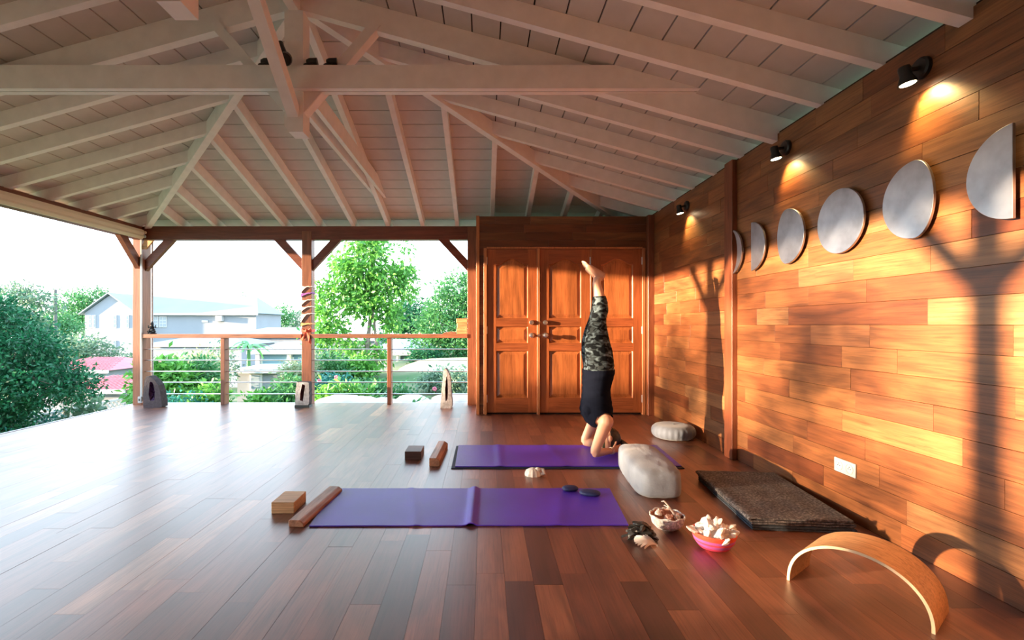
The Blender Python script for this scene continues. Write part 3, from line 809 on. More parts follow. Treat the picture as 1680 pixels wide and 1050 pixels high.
# ------------------------------------------------------------------ cushions
def soft_box(sx, sy, sz, p=4.0, n=28, wr=.006, seed=0, sag=.0):
    bm = bmesh.new(); bmesh.ops.create_cube(bm, size=2.0)
    bmesh.ops.subdivide_edges(bm, edges=bm.edges, cuts=n, use_grid_fill=True)
    for v in bm.verts:
        c = v.co; k = (abs(c.x) ** p + abs(c.y) ** p + abs(c.z) ** p) ** (1 / p)
        q = c / k
        w_ = noise.noise(Vector((q.x * sx * 14 + seed, q.y * sy * 14, q.z * sz * 14))) * wr + noise.noise(Vector((q.x * sx * 45 + seed, q.y * sy * 30, q.z * sz * 45))) * wr * .35
        v.co = Vector((q.x * sx, q.y * sy, q.z * sz)) + q.normalized() * w_
        if v.co.z < -sz * .88: v.co.z = -sz * .9
    b = MB(); b.v = [tuple(v.co) for v in bm.verts]; b.f = [tuple(v.index for v in f.verts) for f in bm.faces]
    bm.free(); return b
bo = thing('bolster', 'pale grey oblong bolster at the right end of the far mat', 'cushion', (1.20, 3.64, 0), math.radians(-4.5))
b = soft_box(.155, .42, .100, 5.0, 34, .0035, 3)
b.v = [(x * (1 + .03 * math.cos(y * 5)), y, z * (1 + .10 * (1 - (x / .16) ** 2) * (z > 0)) + .090) for x, y, z in b.v]
b.build('cover', M['greyfab'], bo, local=True, smooth=True)
zf = thing('round_cushion', 'round slate-grey cushion against the right wall', 'cushion', (1.925, 5.02, 0))
prof = []
for k in range(15):
    a = -math.pi / 2 + math.pi * k / 14
    prof.append((.12 + .092 * math.cos(a) ** .6 if abs(math.cos(a)) > 1e-6 else .12, .072 + .068 * math.sin(a)))
prof = [(.001, .006)] + prof + [(.06, .142), (.001, .141)]
MB().lathe(prof, (1.925, 5.02, 0), 96, fr=lambda an, h: 1 + .018 * math.sin(an * 24) * math.sin(max(0, min(1, h / .14)) * math.pi)).build('cover', M['zafu'], zf, smooth=True)
MB().lathe([(.012, .1405), (.012, .146), (.001, .147)], (1.925, 5.02, 0), 12).build('button', M['zafu'], zf)

# ------------------------------------------------------------------ folded blanket
bk = thing('folded_blanket', 'folded brown-grey felt blanket beside the right wall', 'blanket', (1.49, 2.765, 0), math.radians(-5.5))
W_, L_ = .56, .90; gap = .0140; th = .0098; nl = 5
def serp(j0, j1, wob):
    path = []
    for j in range(j0, j1):
        z = .0075 + j * gap; a, b_ = (0.012, W_ - .012) if j % 2 == 0 else (W_ - .012, .012)
        for k in range(21): path.append((a + (b_ - a) * k / 20, z + wob * math.sin(k * .9 + j * 2)))
        if j < j1 - 1:
            s_ = 1 if b_ > a else -1
            for k in range(1, 6):
                an = -math.pi / 2 + math.pi * k / 6
                path.append((b_ + s_ * math.cos(an) * .012, z + gap / 2 + gap / 2 * math.sin(an)))
    return path
def ribbon(path, th, y0, y1, ny=16):
    mb = MB(); n = len(path); V = []; Fc = []
    for j in range(ny + 1):
        y = y0 + (y1 - y0) * j / ny
        for sgn in (1, -1):
            for i_ in range(n):
                p = path[i_]; q0 = path[max(i_ - 1, 0)]; q1 = path[min(i_ + 1, n - 1)]
                tx, tz = q1[0] - q0[0], q1[1] - q0[1]; l = math.hypot(tx, tz) or 1
                w_ = .0008 * noise.noise(Vector((p[0] * 9, y * 9, p[1] * 40)))
                V.append((p[0] - tz / l * th / 2 * sgn + .004 * noise.noise(Vector((y * 6, p[1] * 80, 3))), y, p[1] + tx / l * th / 2 * sgn + w_))
    N = 2 * n
    for j in range(ny):
        for i_ in range(n - 1):
            a = j * N + i_; Fc.append((a, a + 1, a + 1 + N, a + N)); b_ = a + n; Fc.append((b_ + 1, b_, b_ + N, b_ + 1 + N))
        Fc.append((j * N, j * N + N, j * N + N + n, j * N + n)); e = j * N + n - 1; Fc.append((e + N, e, e + n, e + n + N))
    for i_ in range(n - 1):
        Fc.append((i_ + 1, i_, i_ + n, i_ + n + 1)); a = ny * N + i_; Fc.append((a, a + 1, a + 1 + n, a + n))
    return mb.add(V, Fc)
lay1 = ribbon(serp(0, 2, .0008), th, 0.0, L_); lay1.build('lower_folds', M['feltblue'], bk, local=True, smooth=True)
lay2 = ribbon(serp(2, 5, .0012), th, .008, L_ + .01); lay2.build('upper_folds', M['felt'], bk, local=True, smooth=True)

# ------------------------------------------------------------------ bent plywood arch
A_ = Vector((1.367, 2.228)); B_ = Vector((1.676, 1.832)); ctr = (A_ + B_) / 2; ang = math.atan2((B_ - A_).y, (B_ - A_).x)
ar = thing('bent_wood_arch', 'bent pale plywood arch standing in the right foreground', 'arch', (ctr.x, ctr.y, 0), ang)
hw = (B_ - A_).length / 2; dep = .235; ht = .222; tk = .011; n = 40
def arc(off):
    P = []
    for k in range(n + 1):
        a = math.pi * k / n
        P.append((-math.cos(a) * (hw - off) , (max(0.0, math.sin(a)) ** .86) * (ht - off)))
    return P
o_, i2 = arc(0), arc(tk)
V = []; Fc = []
for y in (0, dep):
    V += [(p[0], y, p[1]) for p in o_] + [(p[0], y, p[1]) for p in i2]
K = n + 1
for k in range(n):
    Fc.append((k, k + 1, 2 * K + k + 1, 2 * K + k)); Fc.append((K + k + 1, K + k, 3 * K + k, 3 * K + k + 1))
Fc += [(0, 2 * K, 3 * K, K), (n, K + n, 3 * K + n, 2 * K + n)]
MB().add(V, Fc).build('curved_board', M['bent'], ar, local=True, smooth=True)
V = [(p[0], -.0008, p[1]) for p in o_] + [(p[0], -.0008, p[1]) for p in i2]; V += [(v[0], .0005, v[2]) for v in V]
Fc = [(k + 1, k, K + k, K + k + 1) for k in range(n)] + [(2 * K + k, 2 * K + k + 1, 3 * K + k + 1, 3 * K + k) for k in range(n)]
e2 = MB().add(V, Fc); k0 = len(e2.v); e2.v += [(v[0], v[1] + dep + .0003, v[2]) for v in e2.v[:4 * K]]; e2.f += [tuple(i_ + k0 for i_ in q) for q in Fc]
e2.build('plywood_edges', M['bentedge'], ar, local=True, smooth=True)

# ------------------------------------------------------------------ navy eye pillows on the near mat
for (x, y, sx, sy, rz, zb, lab) in ((.595, 3.40, .055, .038, .2, .0105, 'navy fabric pad, the smaller left one on the near mat'), (.71, 3.31, .070, .045, -.25, .0105, 'navy fabric pad, the larger right one on the near mat')):
    b = soft_box(sx, sy, .016, 2.6, 8, .002, x * 10)
    b.v = [(a, c, z + .0145) for a, c, z in b.v]
    o = b.build('eye_pillow', M['navy'], smooth=True); o.location = (x, y, zb); o.rotation_euler.z = rz
    tag(o, lab, 'pillow', 'navy pads on the near mat')

# ------------------------------------------------------------------ bowls
b1 = thing('shell_bowl', 'small rough white bowl of shells beside the feathers', 'bowl', (1.034, 2.79, 0))
def bump_r(an, h): return 1 + .03 * math.sin(an * 3 + 1) + .012 * math.sin(an * 40 + h * 300)
MB().lathe([(.035, .0005), (.06, .008), (.085, .035), (.094, .075), (.090, .078)], (1.034, 2.79, 0), 72, fr=bump_r, cap=False).build('outside', M['knit'], b1, smooth=True)
lin = MB(); lin.lathe([(.090, .0785), (.082, .060), (.06, .028), (.001, .022)], (1.034, 2.79, 0), 72, fr=bump_r, cap=False); lin.build('lining', M['terracotta'], b1, smooth=True)
rimp = [(1.034 + .092 * bump_r(2 * math.pi * k / 48, .08) * math.sin(2 * math.pi * k / 48), 2.79 + .092 * math.cos(2 * math.pi * k / 48), .078 + .004 * math.sin(k)) for k in range(49)]
MB().tube(rimp, .005, 6).build('rim', M['knit'], b1, smooth=True)
def cone_shell(c, r, L, ax, mat, name, label, group):
    c = Vector(c); prof = []
    for k in range(19):
        t = k / 18; prof.append((r * (math.sin(math.pi * min(1, t * 1.15 + .08)) ** .7 if t < .8 else .5 * (1 - t) / .2 + .02) * (1 + .10 * math.sin(t * 30)), L * t))
    prof = [(max(a, .0005), h) for a, h in prof]
    return tag(MB().lathe(prof, (0, 0, 0), 14, ax, fr=lambda an, h: 1 + .08 * math.sin(an + h * 200)).build(name, mat, org=(0, 0, 0), smooth=True), label, 'shell', group), c
shells = [((.985, 2.80, .052), .020, .05, (.2, .1, 1), 'shell', 'pale upright shell at the left of the rough white bowl'),
          ((1.015, 2.765, .050), .022, .055, (.6, -.2, .5), 'shellpink', 'pinkish shell in the middle of the rough white bowl'),
          ((1.03, 2.83, .050), .020, .05, (-.6, .3, .5), 'shellpink', 'pinkish shell at the back of the rough white bowl'),
          ((1.075, 2.77, .050), .018, .045, (.5, .3, .2), 'shell', 'pale shell at the right of the rough white bowl'),
          ((1.05, 2.74, .052), .016, .045, (-.7, -.1, .15), 'shellpink', 'small pinkish shell at the front of the rough white bowl'),
          ((1.09, 2.815, .048), .017, .05, (.4, -.5, .4), 'shellpink', 'pinkish shell at the far right of the rough white bowl')]
for (c, r, L, ax, mt, lab) in shells:
    o, c = cone_shell(c, r, L, ax, M[mt], 'sea_shell', lab, 'shells in the rough white bowl'); o.location = c + Vector((0, 0, .008))
cr_ = MB(); cr_.tube([(1.085, 2.76, .055), (1.062, 2.77, .095), (1.035, 2.785, .135), (1.018, 2.79, .155)], [.0055, .005, .0045, .004], 8)
cr_.tube([(1.062, 2.77, .095), (1.045, 2.76, .118), (1.025, 2.755, .13)], [.0045, .004, .003], 8); cr_.tube([(1.045, 2.78, .12), (1.02, 2.80, .128)], [.004, .0025], 8)
cr_.tube([(1.018, 2.79, .155), (1.005, 2.795, .150)], [.004, .003], 8)
tag(cr_.build('coral_branch', M['shell'], org=(1.085, 2.76, .055), smooth=True), 'forked white coral branch sticking up from the shell bowl', 'coral')

b2_ = thing('woven_bowl', 'striped orange and magenta woven bowl of crystals', 'bowl', (1.185, 2.545, 0))
o = MB().lathe([(.045, .0005), (.075, .012), (.098, .045), (.110, .088), (.106, .090)], (0, 0, 0), 64, fr=lambda an, h: 1 + .006 * math.sin(an * 32), cap=False).build('outside', M['stripes'], b2_, local=True, smooth=True)
MB().lathe([(.1055, .0905), (.094, .06), (.06, .05), (.001, .05)], (0, 0, 0), 64, cap=False).build('lining', M['rugb'], b2_, local=True, smooth=True)
def crystal_mesh(r, L, seed):
    rr = random.Random(seed); P = [(r * .5, 0), (r, L * .15), (r * .9, L * .72), (r * .3, L)]
    return MB().lathe(P, (0, 0, 0), 6, fr=lambda an, h: 1 + .15 * math.sin(an * 2 + seed))
cm = []
for k in range(5):
    o = crystal_mesh(.014 + .003 * (k % 3), .045 + .008 * (k % 4), k).build('quartz_crystal', M['quartz'])
    cm.append(o)
cnt = 0
spots = []
for k in range(40):
    a = k * 2.399; rad = .088 * math.sqrt((k + .5) / 40); spots.append((rad * math.cos(a), rad * math.sin(a)))
for k, (dx, dy) in enumerate(spots):
    src = cm[k % 5]; o = src if k < 5 else src.copy()
    if k >= 5: C.objects.link(o)
    rr = math.hypot(dx, dy)
    o.location = (1.185 + dx, 2.545 + dy, .056 + .055 * (1 - (rr / .088) ** 2) ** .8 * 1.0 + R.uniform(-.004, .004))
    o.rotation_euler = (R.uniform(-1.2, 1.2), R.uniform(-1.2, 1.2), R.uniform(0, 6.28))
    tag(o, 'white quartz crystal heaped in the striped woven bowl', 'crystal', 'quartz crystals in the woven bowl')
base = MB().ball((0, 0, .0), (.088, .088, .040), 16, 8).build('crystal_chips', M['quartz'], smooth=True); base.location = (1.185, 2.545, .066)
tag(base, 'small white quartz chips filling the striped woven bowl', 'crystals', kind='stuff')
o = crystal_mesh(.013, .07, 9).build('quartz_crystal', M['quartz']); o.location = (1.10, 2.535, .085); o.rotation_euler = (0, -1.1, .1)
tag(o, 'single white quartz point sticking out left of the woven bowl', 'crystal', 'quartz crystals in the woven bowl')

# ------------------------------------------------------------------ feather bundle
fb = thing('feather_bundle', 'black and white feathers lying on the floor by the shell bowl', 'feathers', (.850, 2.61, 0))
def feather(L, wd, curl, lift):
    n = 8; V = []; Fc = []
    for k in range(n + 1):
        t = k / n; wv = wd * math.sin(math.pi * (t * .88 + .08)) ** .7; z = lift * math.sin(t * math.pi * .75) + .004
        y = curl * t * t
        V += [(L * t, y - wv, z - .006 * t), (L * t, y, z + .004), (L * t, y + wv, z - .006 * t)]
    for k in range(n):
        a = 3 * k; Fc += [(a, a + 1, a + 4, a + 3), (a + 1, a + 2, a + 5, a + 4)]
    V2 = [(x, y, z - .0012) for x, y, z in V]; K = len(V)
    return MB().add(V + V2, Fc + [tuple(K + i_ for i_ in reversed(q)) for q in Fc])
rr = random.Random(5)
for k in range(64):          # black plumes lie over one another in a rounded clump
    u = rr.uniform(0, 6.28); q = math.sqrt(rr.random()); dx, dy = .060 * q * math.cos(u), .056 * q * math.sin(u)
    o = feather(rr.uniform(.055, .075), rr.uniform(.014, .020), rr.uniform(-.01, .01), .014).build('black_feather', M['featherb'], fb, local=True, smooth=True)
    o.location = (dx + .02, dy + .03, .006 + .070 * (1 - q * q)); o.rotation_euler = (rr.uniform(-.5, .5), rr.uniform(-.1, .5), math.pi + rr.uniform(-.9, .6) + .6 * math.sin(u))
for k in range(10):
    a = math.radians(118 + k * 11)
    o = feather(.110 + .002 * k, .0052, .012, .024).build('white_feather', M['featherw'], fb, local=True, smooth=True)
    o.location = (.045, -.066, .005 + .0006 * k); o.rotation_euler = (.1, -.05, a)

# ------------------------------------------------------------------ white shell on the floor
ws = thing('white_shell', 'broken white shell on the floor between the two mats', 'shell', (.39, 3.78, 0))
def rib(an, h): return 1 + .05 * math.sin(an * 11)
MB().lathe([(.062, .0005), (.060, .02), (.048, .040), (.028, .052), (.001, .056)], (.375, 3.78, 0), 44, fr=rib).build('ribbed_half', M['shell'], ws, smooth=True)
MB().ball((.41, 3.77, .045), (.022, .02, .018)).build('knob', M['shell'], ws, smooth=True)
MB().tube([(.43, 3.76, .012), (.455, 3.75, .02), (.45, 3.77, .045), (.43, 3.78, .05)], [.012, .014, .012, .006], 10).build('lip', M['shell'], ws, smooth=True)

# ------------------------------------------------------------------ geodes
def geode(name, label, x0, y, outline, cav, dep, mats, base=0):
    """outline, cav: (x,z) loops of equal length relative to x0; cavity recessed in the face"""
    t = thing(name, label, 'geode', (x0, y, 0))
    n = len(outline); rr = random.Random(int(abs(x0) * 100)); V = []; Fc = []
    jit = [(x + rr.uniform(-.004, .004), z + (rr.uniform(-.004, .004) if z > .02 else 0)) for x, z in outline]
    V += [(x, dep, z) for x, z in jit]; V += [(x, .0, z) for x, z in jit]
    for i_ in range(n): Fc.append((i_, (i_ + 1) % n, n + (i_ + 1) % n, n + i_))
    Fc.append(tuple(range(n)))
    MB().add(V, Fc).build('crust', mats[0], t, local=True)
    V = [(x, 0, z) for x, z in jit] + [(x, -.004, z) for x, z in cav]; Fc = [(i_, (i_ + 1) % n, n + (i_ + 1) % n, n + i_) for i_ in range(n)]
    MB().add(V, Fc).build('face', mats[1], t, local=True)
    cx = sum(p[0] for p in cav) / n; cz = sum(p[1] for p in cav) / n
    V = []; Fc = []
    for k, (s_, dd) in enumerate(((1, -.004), (.8, .03), (.5, .055), (.02, .06))):
        for x, z in cav: V.append((cx + (x - cx) * s_ + rr.uniform(-.003, .003) * (k > 0), dd + rr.uniform(-.008, .008) * (k > 0), cz + (z - cz) * s_))
    for k in range(3):
        for i_ in range(n): Fc.append((k * n + i_, k * n + (i_ + 1) % n, (k + 1) * n + (i_ + 1) % n, (k + 1) * n + i_))
    MB().add(V, Fc).build('crystal_cavity', mats[2], t, local=True)
    if base: MB().box(-.005, max(p[0] for p in outline) + .005, -.006, dep + .004, 0, base).build('base', M['stonebase'], t, local=True)
    return t
def loop(pts, n=28):
    P = [Vector((a, b, 0)) for a, b in pts]; m = len(P); L = [(P[(i_ + 1) % m] - P[i_]).length for i_ in range(m)]; tot = sum(L); out = []
    for k in range(n):
        s_ = tot * k / n; i_ = 0
        while s_ > L[i_]: s_ -= L[i_]; i_ += 1
        q = P[i_].lerp(P[(i_ + 1) % m], s_ / L[i_]); out.append((q.x, q.y))
    return out
geode('amethyst_geode', 'tall arched mauve geode at the foot of the far left post', -4.72, 6.84,
      loop([(.0, 0), (.255, 0), (.25, .13), (.215, .30), (.14, .40), (.07, .445), (.03, .43), (.01, .33), (-.005, .15)]),
      loop([(.095, .10), (.155, .10), (.165, .2), (.15, .30), (.13, .36), (.09, .36), (.085, .28), (.075, .2)]), .13, (M['geodeshell'], M['geodemauve'], M['amethyst']))
geode('white_geode', 'square white-faced geode on a dark base before the scarf-wrapped post', -2.625, 6.86,
      loop([(.0, .03), (.19, .03), (.195, .2), (.19, .355), (.02, .355), (.005, .2)]),
      loop([(.07, .10), (.11, .09), (.125, .2), (.145, .31), (.10, .33), (.085, .25), (.075, .2)]), .12, (M['geodeshell'], M['geodepale'], M['crystal_dark']), .035)
geode('pale_geode', 'slender pointed white geode with a dark side beside the right post', -.60, 6.79,
      loop([(.0, 0), (.165, 0), (.155, .2), (.14, .40), (.115, .50), (.075, .56), (.045, .53), (.02, .30)]),
      loop([(.075, .10), (.10, .12), (.105, .25), (.10, .40), (.085, .45), (.075, .38), (.065, .25), (.068, .15)]), .16, (M['geodeshell'], M['geodepale'], M['crystal_dark']))

# ------------------------------------------------------------------ things on the railing
fg = thing('figurine', 'small black seated figurine on the left end of the railing', 'figurine', (-4.81, 7.16, 1.018))
x, y, z = -4.81, 7.16, 1.018
MB().lathe([(.055, 0), (.058, .012), (.05, .022), (.001, .022)], (x, y, z), 20).build('base', M['figure'], fg)
b = MB().ball((x, y, z + .055), (.045, .03, .035)).ball((x, y, z + .09), (.028, .022, .035)).ball((x, y, z + .135), (.02, .02, .024))
b.ball((x - .035, y - .015, z + .035), (.03, .022, .015)).ball((x + .035, y - .015, z + .035), (.03, .022, .015))
b.tube([(x - .025, y, z + .105), (x - .055, y - .005, z + .09), (x - .05, y - .01, z + .125)], [.009, .008, .006], 8)
b.tube([(x + .025, y, z + .105), (x + .055, y - .005, z + .09), (x + .052, y - .01, z + .13)], [.009, .008, .006], 8)
b.tube([(x, y - .02, z + .13), (x + .006, y - .03, z + .10), (x - .01, y - .032, z + .08)], [.008, .006, .004], 8)
b.build('seated_body', M['figure'], fg, smooth=True)
MB().lathe([(.022, 0), (.018, .012), (.008, .03), (.001, .04)], (x, y, z + .15), 12).build('crown', M['figure'], fg, smooth=True)
for k, (zz, dx, lab) in enumerate(((1.0185, 0, 'split pine block on the right end of the railing, lowest of its stack'), (1.099, .006, 'split pine block on the right end of the railing, middle of its stack'), (1.180, -.004, 'split pine block on the right end of the railing, topmost of its stack'))):
    o = MB().box(-.395 + dx, -.24, 7.10, 7.21, zz, zz + (.079 if k < 2 else .062)).build('pine_block', M['paleblock'], org=(-.32, 7.15, zz), bevel=.006)
    tag(o, lab, 'block', 'split pine blocks on the railing')
o = MB().prism([(-.60, 7.10, 1.0185), (-.40, 7.10, 1.0185), (-.40, 7.10, 1.05), (-.47, 7.10, 1.055), (-.57, 7.10, 1.04)], (0, .11, 0)).build('wood_slab', M['timber'], org=(-.5, 7.15, 1.0185), bevel=.004)
tag(o, 'flat piece of wood lying on the railing left of the pine blocks', 'slab')
for k, xx in enumerate((-1.95, -1.62, -1.12, -.93, -.72)):
    o = MB().ball((0, 0, .009), (.024 - .002 * k, .018, .010)).build('rail_shell', M['shell'], smooth=True); o.location = (xx, 7.15, 1.018)
    tag(o, 'tiny pale shell lying on top of the right half of the railing', 'shell', 'tiny shells on the railing')

# scarves round the middle post
x0, x1, y0, y1 = -2.625, -2.485, 7.11, 7.25
def wrap(z, hh, tilt, mat, label, drape=0):
    e = .006; cs_ = [(x0 - e, y0 - e), (x1 + e, y0 - e), (x1 + e, y1 + e), (x0 - e, y1 + e)]
    V = []; Fc = []; N = 0
    for i_ in range(4):
        a, c = cs_[i_], cs_[(i_ + 1) % 4]
        for k in range(6):
            t = k / 6; px_, py_ = a[0] + (c[0] - a[0]) * t, a[1] + (c[1] - a[1]) * t
            zz = z + tilt * (px_ - x0) / .14 + .004 * math.sin(k * 2 + i_); dr = drape * max(0, 1 - (px_ - x0 + .01) / .07) if i_ == 0 or i_ == 3 else 0
            bulge = .004 * math.sin(k * 3.1)
            V += [(px_, py_ - (bulge if i_ == 0 else 0), zz), (px_ , py_ - .003 * (i_ == 0), zz - hh - dr)]; N += 1
    for k in range(N): a = 2 * k; b_ = 2 * ((k + 1) % N); Fc.append((a, b_, b_ + 1, a + 1))
    o = MB().add(V, Fc).build('scarf', mat, org=(-2.55, 7.18, z)); mo = o.modifiers.new('thick', 'SOLIDIFY'); mo.thickness = .003; mo.offset = 1
    tag(o, label, 'scarf', 'scarves tied round the middle post')
    return o
wrap(1.705, .012, .0, M['scarf_white'], 'topmost white gauze scarf tied round the middle post', .09)
wrap(1.60, .018, .02, M['scarf_purple'], 'purple ribbon tied round the middle post', .035)
wrap(1.50, .012, .02, M['scarf_white'], 'white gauze scarf just below the purple ribbon', .07)
wrap(1.40, .012, .02, M['scarf_white'], 'white gauze scarf, second below the purple ribbon', .06)
wrap(1.30, .012, .02, M['scarf_white'], 'lowest white gauze scarf on the middle post', .11)
wrap(1.175, .02, .0, M['scarf_tan'], 'ochre cloth tied above the orange-red bow', .03)
bw = thing('cloth_bow', 'orange-red cloth bow tied round the middle post at rail height', 'bow', (-2.555, 7.09, 1.07))
MB().ball((-2.55, 7.085, 1.065), (.022, .018, .022)).build('knot', M['scarf_red'], bw, smooth=True)
def cloth(P, nm, mat=None):
    th_ = .006
    MB().prism([(a, 7.09 - (k % 2) * .01, b_) for k, (a, b_) in enumerate(P)], (0, th_, 0)).build(nm, M['scarf_red'], bw)
cloth([(-2.55, 1.075), (-2.48, 1.11), (-2.47, 1.06), (-2.54, 1.055)], 'loop'); cloth([(-2.55, 1.075), (-2.62, 1.10), (-2.625, 1.05), (-2.555, 1.055)], 'loop')
cloth([(-2.56, 1.06), (-2.58, 1.00), (-2.655, .93), (-2.60, .93), (-2.545, 1.03)], 'tail'); cloth([(-2.55, 1.06), (-2.50, .98), (-2.475, .87), (-2.515, .90), (-2.54, 1.0)], 'tail')
MB().box(x0 - .004, x1 + .004, y0 - .004, y1 + .004, 1.045, 1.085).build('band', M['scarf_red'], bw)

# ------------------------------------------------------------------ person in a headstand
YP = 4.385
pe = thing('person', 'barefoot person in a black top and camouflage leggings doing a headstand', 'person', (1.03, YP, .015))
Z0 = .015
body = MB()
LEG = [(.76, 1.018, .112, .088, .083), (.885, 1.002, .114, .086, .080), (.988, .990, .104, .078, .070), (1.102, .994, .080, .066, .060), (1.165, 1.004, .064, .056, .054),
       (1.21, 1.012, .060, .053, .052), (1.267, 1.026, .064, .056, .050), (1.33, 1.028, .056, .050, .046), (1.388, 1.022, .045, .043, .043), (1.46, 1.008, .036, .035, .040), (1.51, 1.002, .034, .032, .038), (1.55, 1.010, .034, .032, .038)]
for s in (1, -1):
    sh = .010 * s
    body.tube([(x + sh * max(0, (z - .9)), YP + s * off, z) for z, x, b_, a, off in LEG], [(a, b_) for z, x, b_, a, off in LEG], 20)
    o_f = YP + s * .042
    dzf = -.012 * (s > 0); dxf = .012 * (s > 0)
    body.tube([(1.066 + dxf, o_f, 1.568 + dzf), (1.045 + dxf, o_f, 1.566 + dzf), (1.005 + dxf, o_f, 1.585 + dzf), (.962 + dxf, o_f + s * .003, 1.616 + dzf), (.925 + dxf, o_f + s * .005, 1.644 + dzf), (.905 + dxf, o_f + s * .005, 1.657 + dzf)],
              [(.014, .016), (.031, .031), (.032, .036), (.038, .031), (.042, .025), (.039, .018)], 16)
    for k, (r, L) in enumerate(((.0125, .045), (.0095, .043), (.009, .038), (.0085, .032), (.008, .025))):
        yy = o_f + s * (-.028 + k * .0155) + s * .002; 
        body.tube([(.922 + dxf, yy, 1.648 + dzf), (.912 + dxf - L * .4, yy, 1.657 + dzf + L * .38), (.906 + dxf - L * .75, yy, 1.660 + dzf + L * .80), (.905 + dxf - L * .80, yy, 1.661 + dzf + L * .92)], [r, r, r * .95, r * .5], 8)
TOR = [(.86, 1.012, .105, .13), (.80, 1.016, .122, .158), (.73, 1.017, .129, .168), (.638, 1.004, .118, .150), (.555, .996, .110, .130), (.452, .996, .123, .142), (.37, 1.002, .130, .158), (.315, 1.02, .112, .165), (.265, 1.045, .075, .125), (.235, 1.06, .055, .07)]
body.tube([(x, YP, z) for z, x, b_, a in TOR], [(a, b_) for z, x, b_, a in TOR], 28)
for s in (1, -1): body.ball((.925, YP + s * .062, .385), (.055, .062, .062))
body.tube([(1.055, YP, .29), (1.075, YP, .23), (1.088, YP, .165)], [(.07, .06), (.052, .054), (.05, .055)], 16)
body.ball((1.108, YP, .118), (.094, .076, .104), 20, 14)
body.ball((1.052, YP, .165), (.048, .055, .058), 14, 10); body.ball((1.030, YP, .205), (.026, .028, .024), 12, 8)
body.tube([(1.022, YP, .115), (1.004, YP, .143), (1.012, YP, .152), (1.028, YP, .155)], [.008, .012, .012, .009], 8)
for s in (1, -1):
    body.ball((1.105, YP + s * .078, .140), (.018, .008, .028), 10, 8)
    S_ = Vector((1.045, YP + s * .168, .310)); E_ = Vector((.932, YP + s * .205, .050)); Wr = Vector((1.112, YP + s * .10, .042)); H1 = Vector((1.175, YP + s * .055, .052))
    body.ball(S_, (.062, .056, .062), 14, 10)
    body.tube([S_ + Vector((.0, -s * .05, .03)), S_, S_.lerp(E_, .35), S_.lerp(E_, .7), E_.lerp(S_, .08), E_ + Vector((-.002, 0, -.012))], [(.05, .055), (.052, .058), (.046, .052), (.040, .045), (.038, .040), (.025, .028)], 16)
    body.tube([E_ + Vector((-.015, 0, 0)), E_, E_.lerp(Wr, .3), E_.lerp(Wr, .7), Wr], [(.022, .022), (.037, .036), (.038, .036), (.030, .028), (.022, .026)], 16, ref=(0, 0, 1))
    body.tube([Wr, Wr.lerp(H1, .5), H1, H1 + Vector((.015, -s * .012, .003))], [(.024, .018), (.032, .016), (.036, .015), (.034, .011)], 12, ref=(0, 0, 1))
    for k in range(4):
        z = .026 + k * .0175; a = H1 + Vector((.008, -s * .004, z - .052))
        body.tube([a, a + Vector((.022, -s * .026, .0)), a + Vector((.018, -s * .055, .003 * s)), a + Vector((.002, -s * .078, .003 * s))], [.0092, .0088, .008, .006], 8, ref=(0, 0, 1))
    body.tube([Wr + Vector((.01, 0, .02)), Wr + Vector((.03, -s * .012, .052)), Wr + Vector((.045, -s * .022, .078))], [.012, .010, .007], 8)
tmp = body.build('tmp_body', M['skin'])
for v in tmp.data.vertices: v.co.z += 0
rm = tmp.modifiers.new('r', 'REMESH'); rm.mode = 'VOXEL'; rm.voxel_size = .0052
sm_ = tmp.modifiers.new('s', 'SMOOTH'); sm_.iterations = 4; sm_.factor = .5
dg = bpy.context.evaluated_depsgraph_get(); dg.update()
me = bpy.data.meshes.new_from_object(tmp.evaluated_get(dg))
bpy.data.objects.remove(tmp)
N = len(me.vertices); co_ = np.empty(N * 3); me.vertices.foreach_get('co', co_); co_ = co_.reshape(-1, 3)
no_ = np.empty(N * 3); me.vertices.foreach_get('normal', no_); no_ = no_.reshape(-1, 3)
FL = [tuple(p.vertices) for p in me.polygons]
def put(V, Fc, name, mat, parent, smooth=True):
    m_ = bpy.data.meshes.new(name); m_.from_pydata([(v[0] - 1.03, v[1] - YP, v[2]) for v in V], [], Fc); m_.materials.append(mat)
    m_.polygons.foreach_set('use_smooth', [smooth] * len(m_.polygons))
    o = bpy.data.objects.new(name, m_); C.objects.link(o); o.parent = parent; return o
put(co_, FL, 'body', M['skin'], pe)
def garment(test, off, name, mat, fold=0):
    keep = [f for f in FL if all(test(co_[i_]) for i_ in f)]
    idx = sorted(set(i_ for f in keep for i_ in f)); mp_ = {a: k for k, a in enumerate(idx)}
    V = []
    for i_ in idx:
        c = co_[i_]; fo = fold * noise.noise(Vector((c[0] * 9, c[1] * 9, c[2] * 34))) if fold else 0
        V.append(c + no_[i_] * (off + fo))
    o = put(V, [tuple(mp_[i_] for i_ in f) for f in keep], name, mat, pe)
    s_ = o.modifiers.new('thick', 'SOLIDIFY'); s_.thickness = .003; s_.offset = 1
    return o
garment(lambda c: .67 < c[2] < 1.389, .0035, 'leggings', M['camo'], .002)
def is_top(c):
    if c[2] > .745: return False
    dy = abs(c[1] - YP)
    if c[2] > .40: return True
    if c[0] < .985: return c[2] > .235 + .25 * max(0, c[0] - .93) and dy < .16 - .35 * max(0, .36 - c[2])
    lim = .30 + .30 * (dy - .05) + .10 * (c[0] - 1.0)
    return c[2] > lim and dy < .17
garment(is_top, .0085, 'top', M['top'], .006)
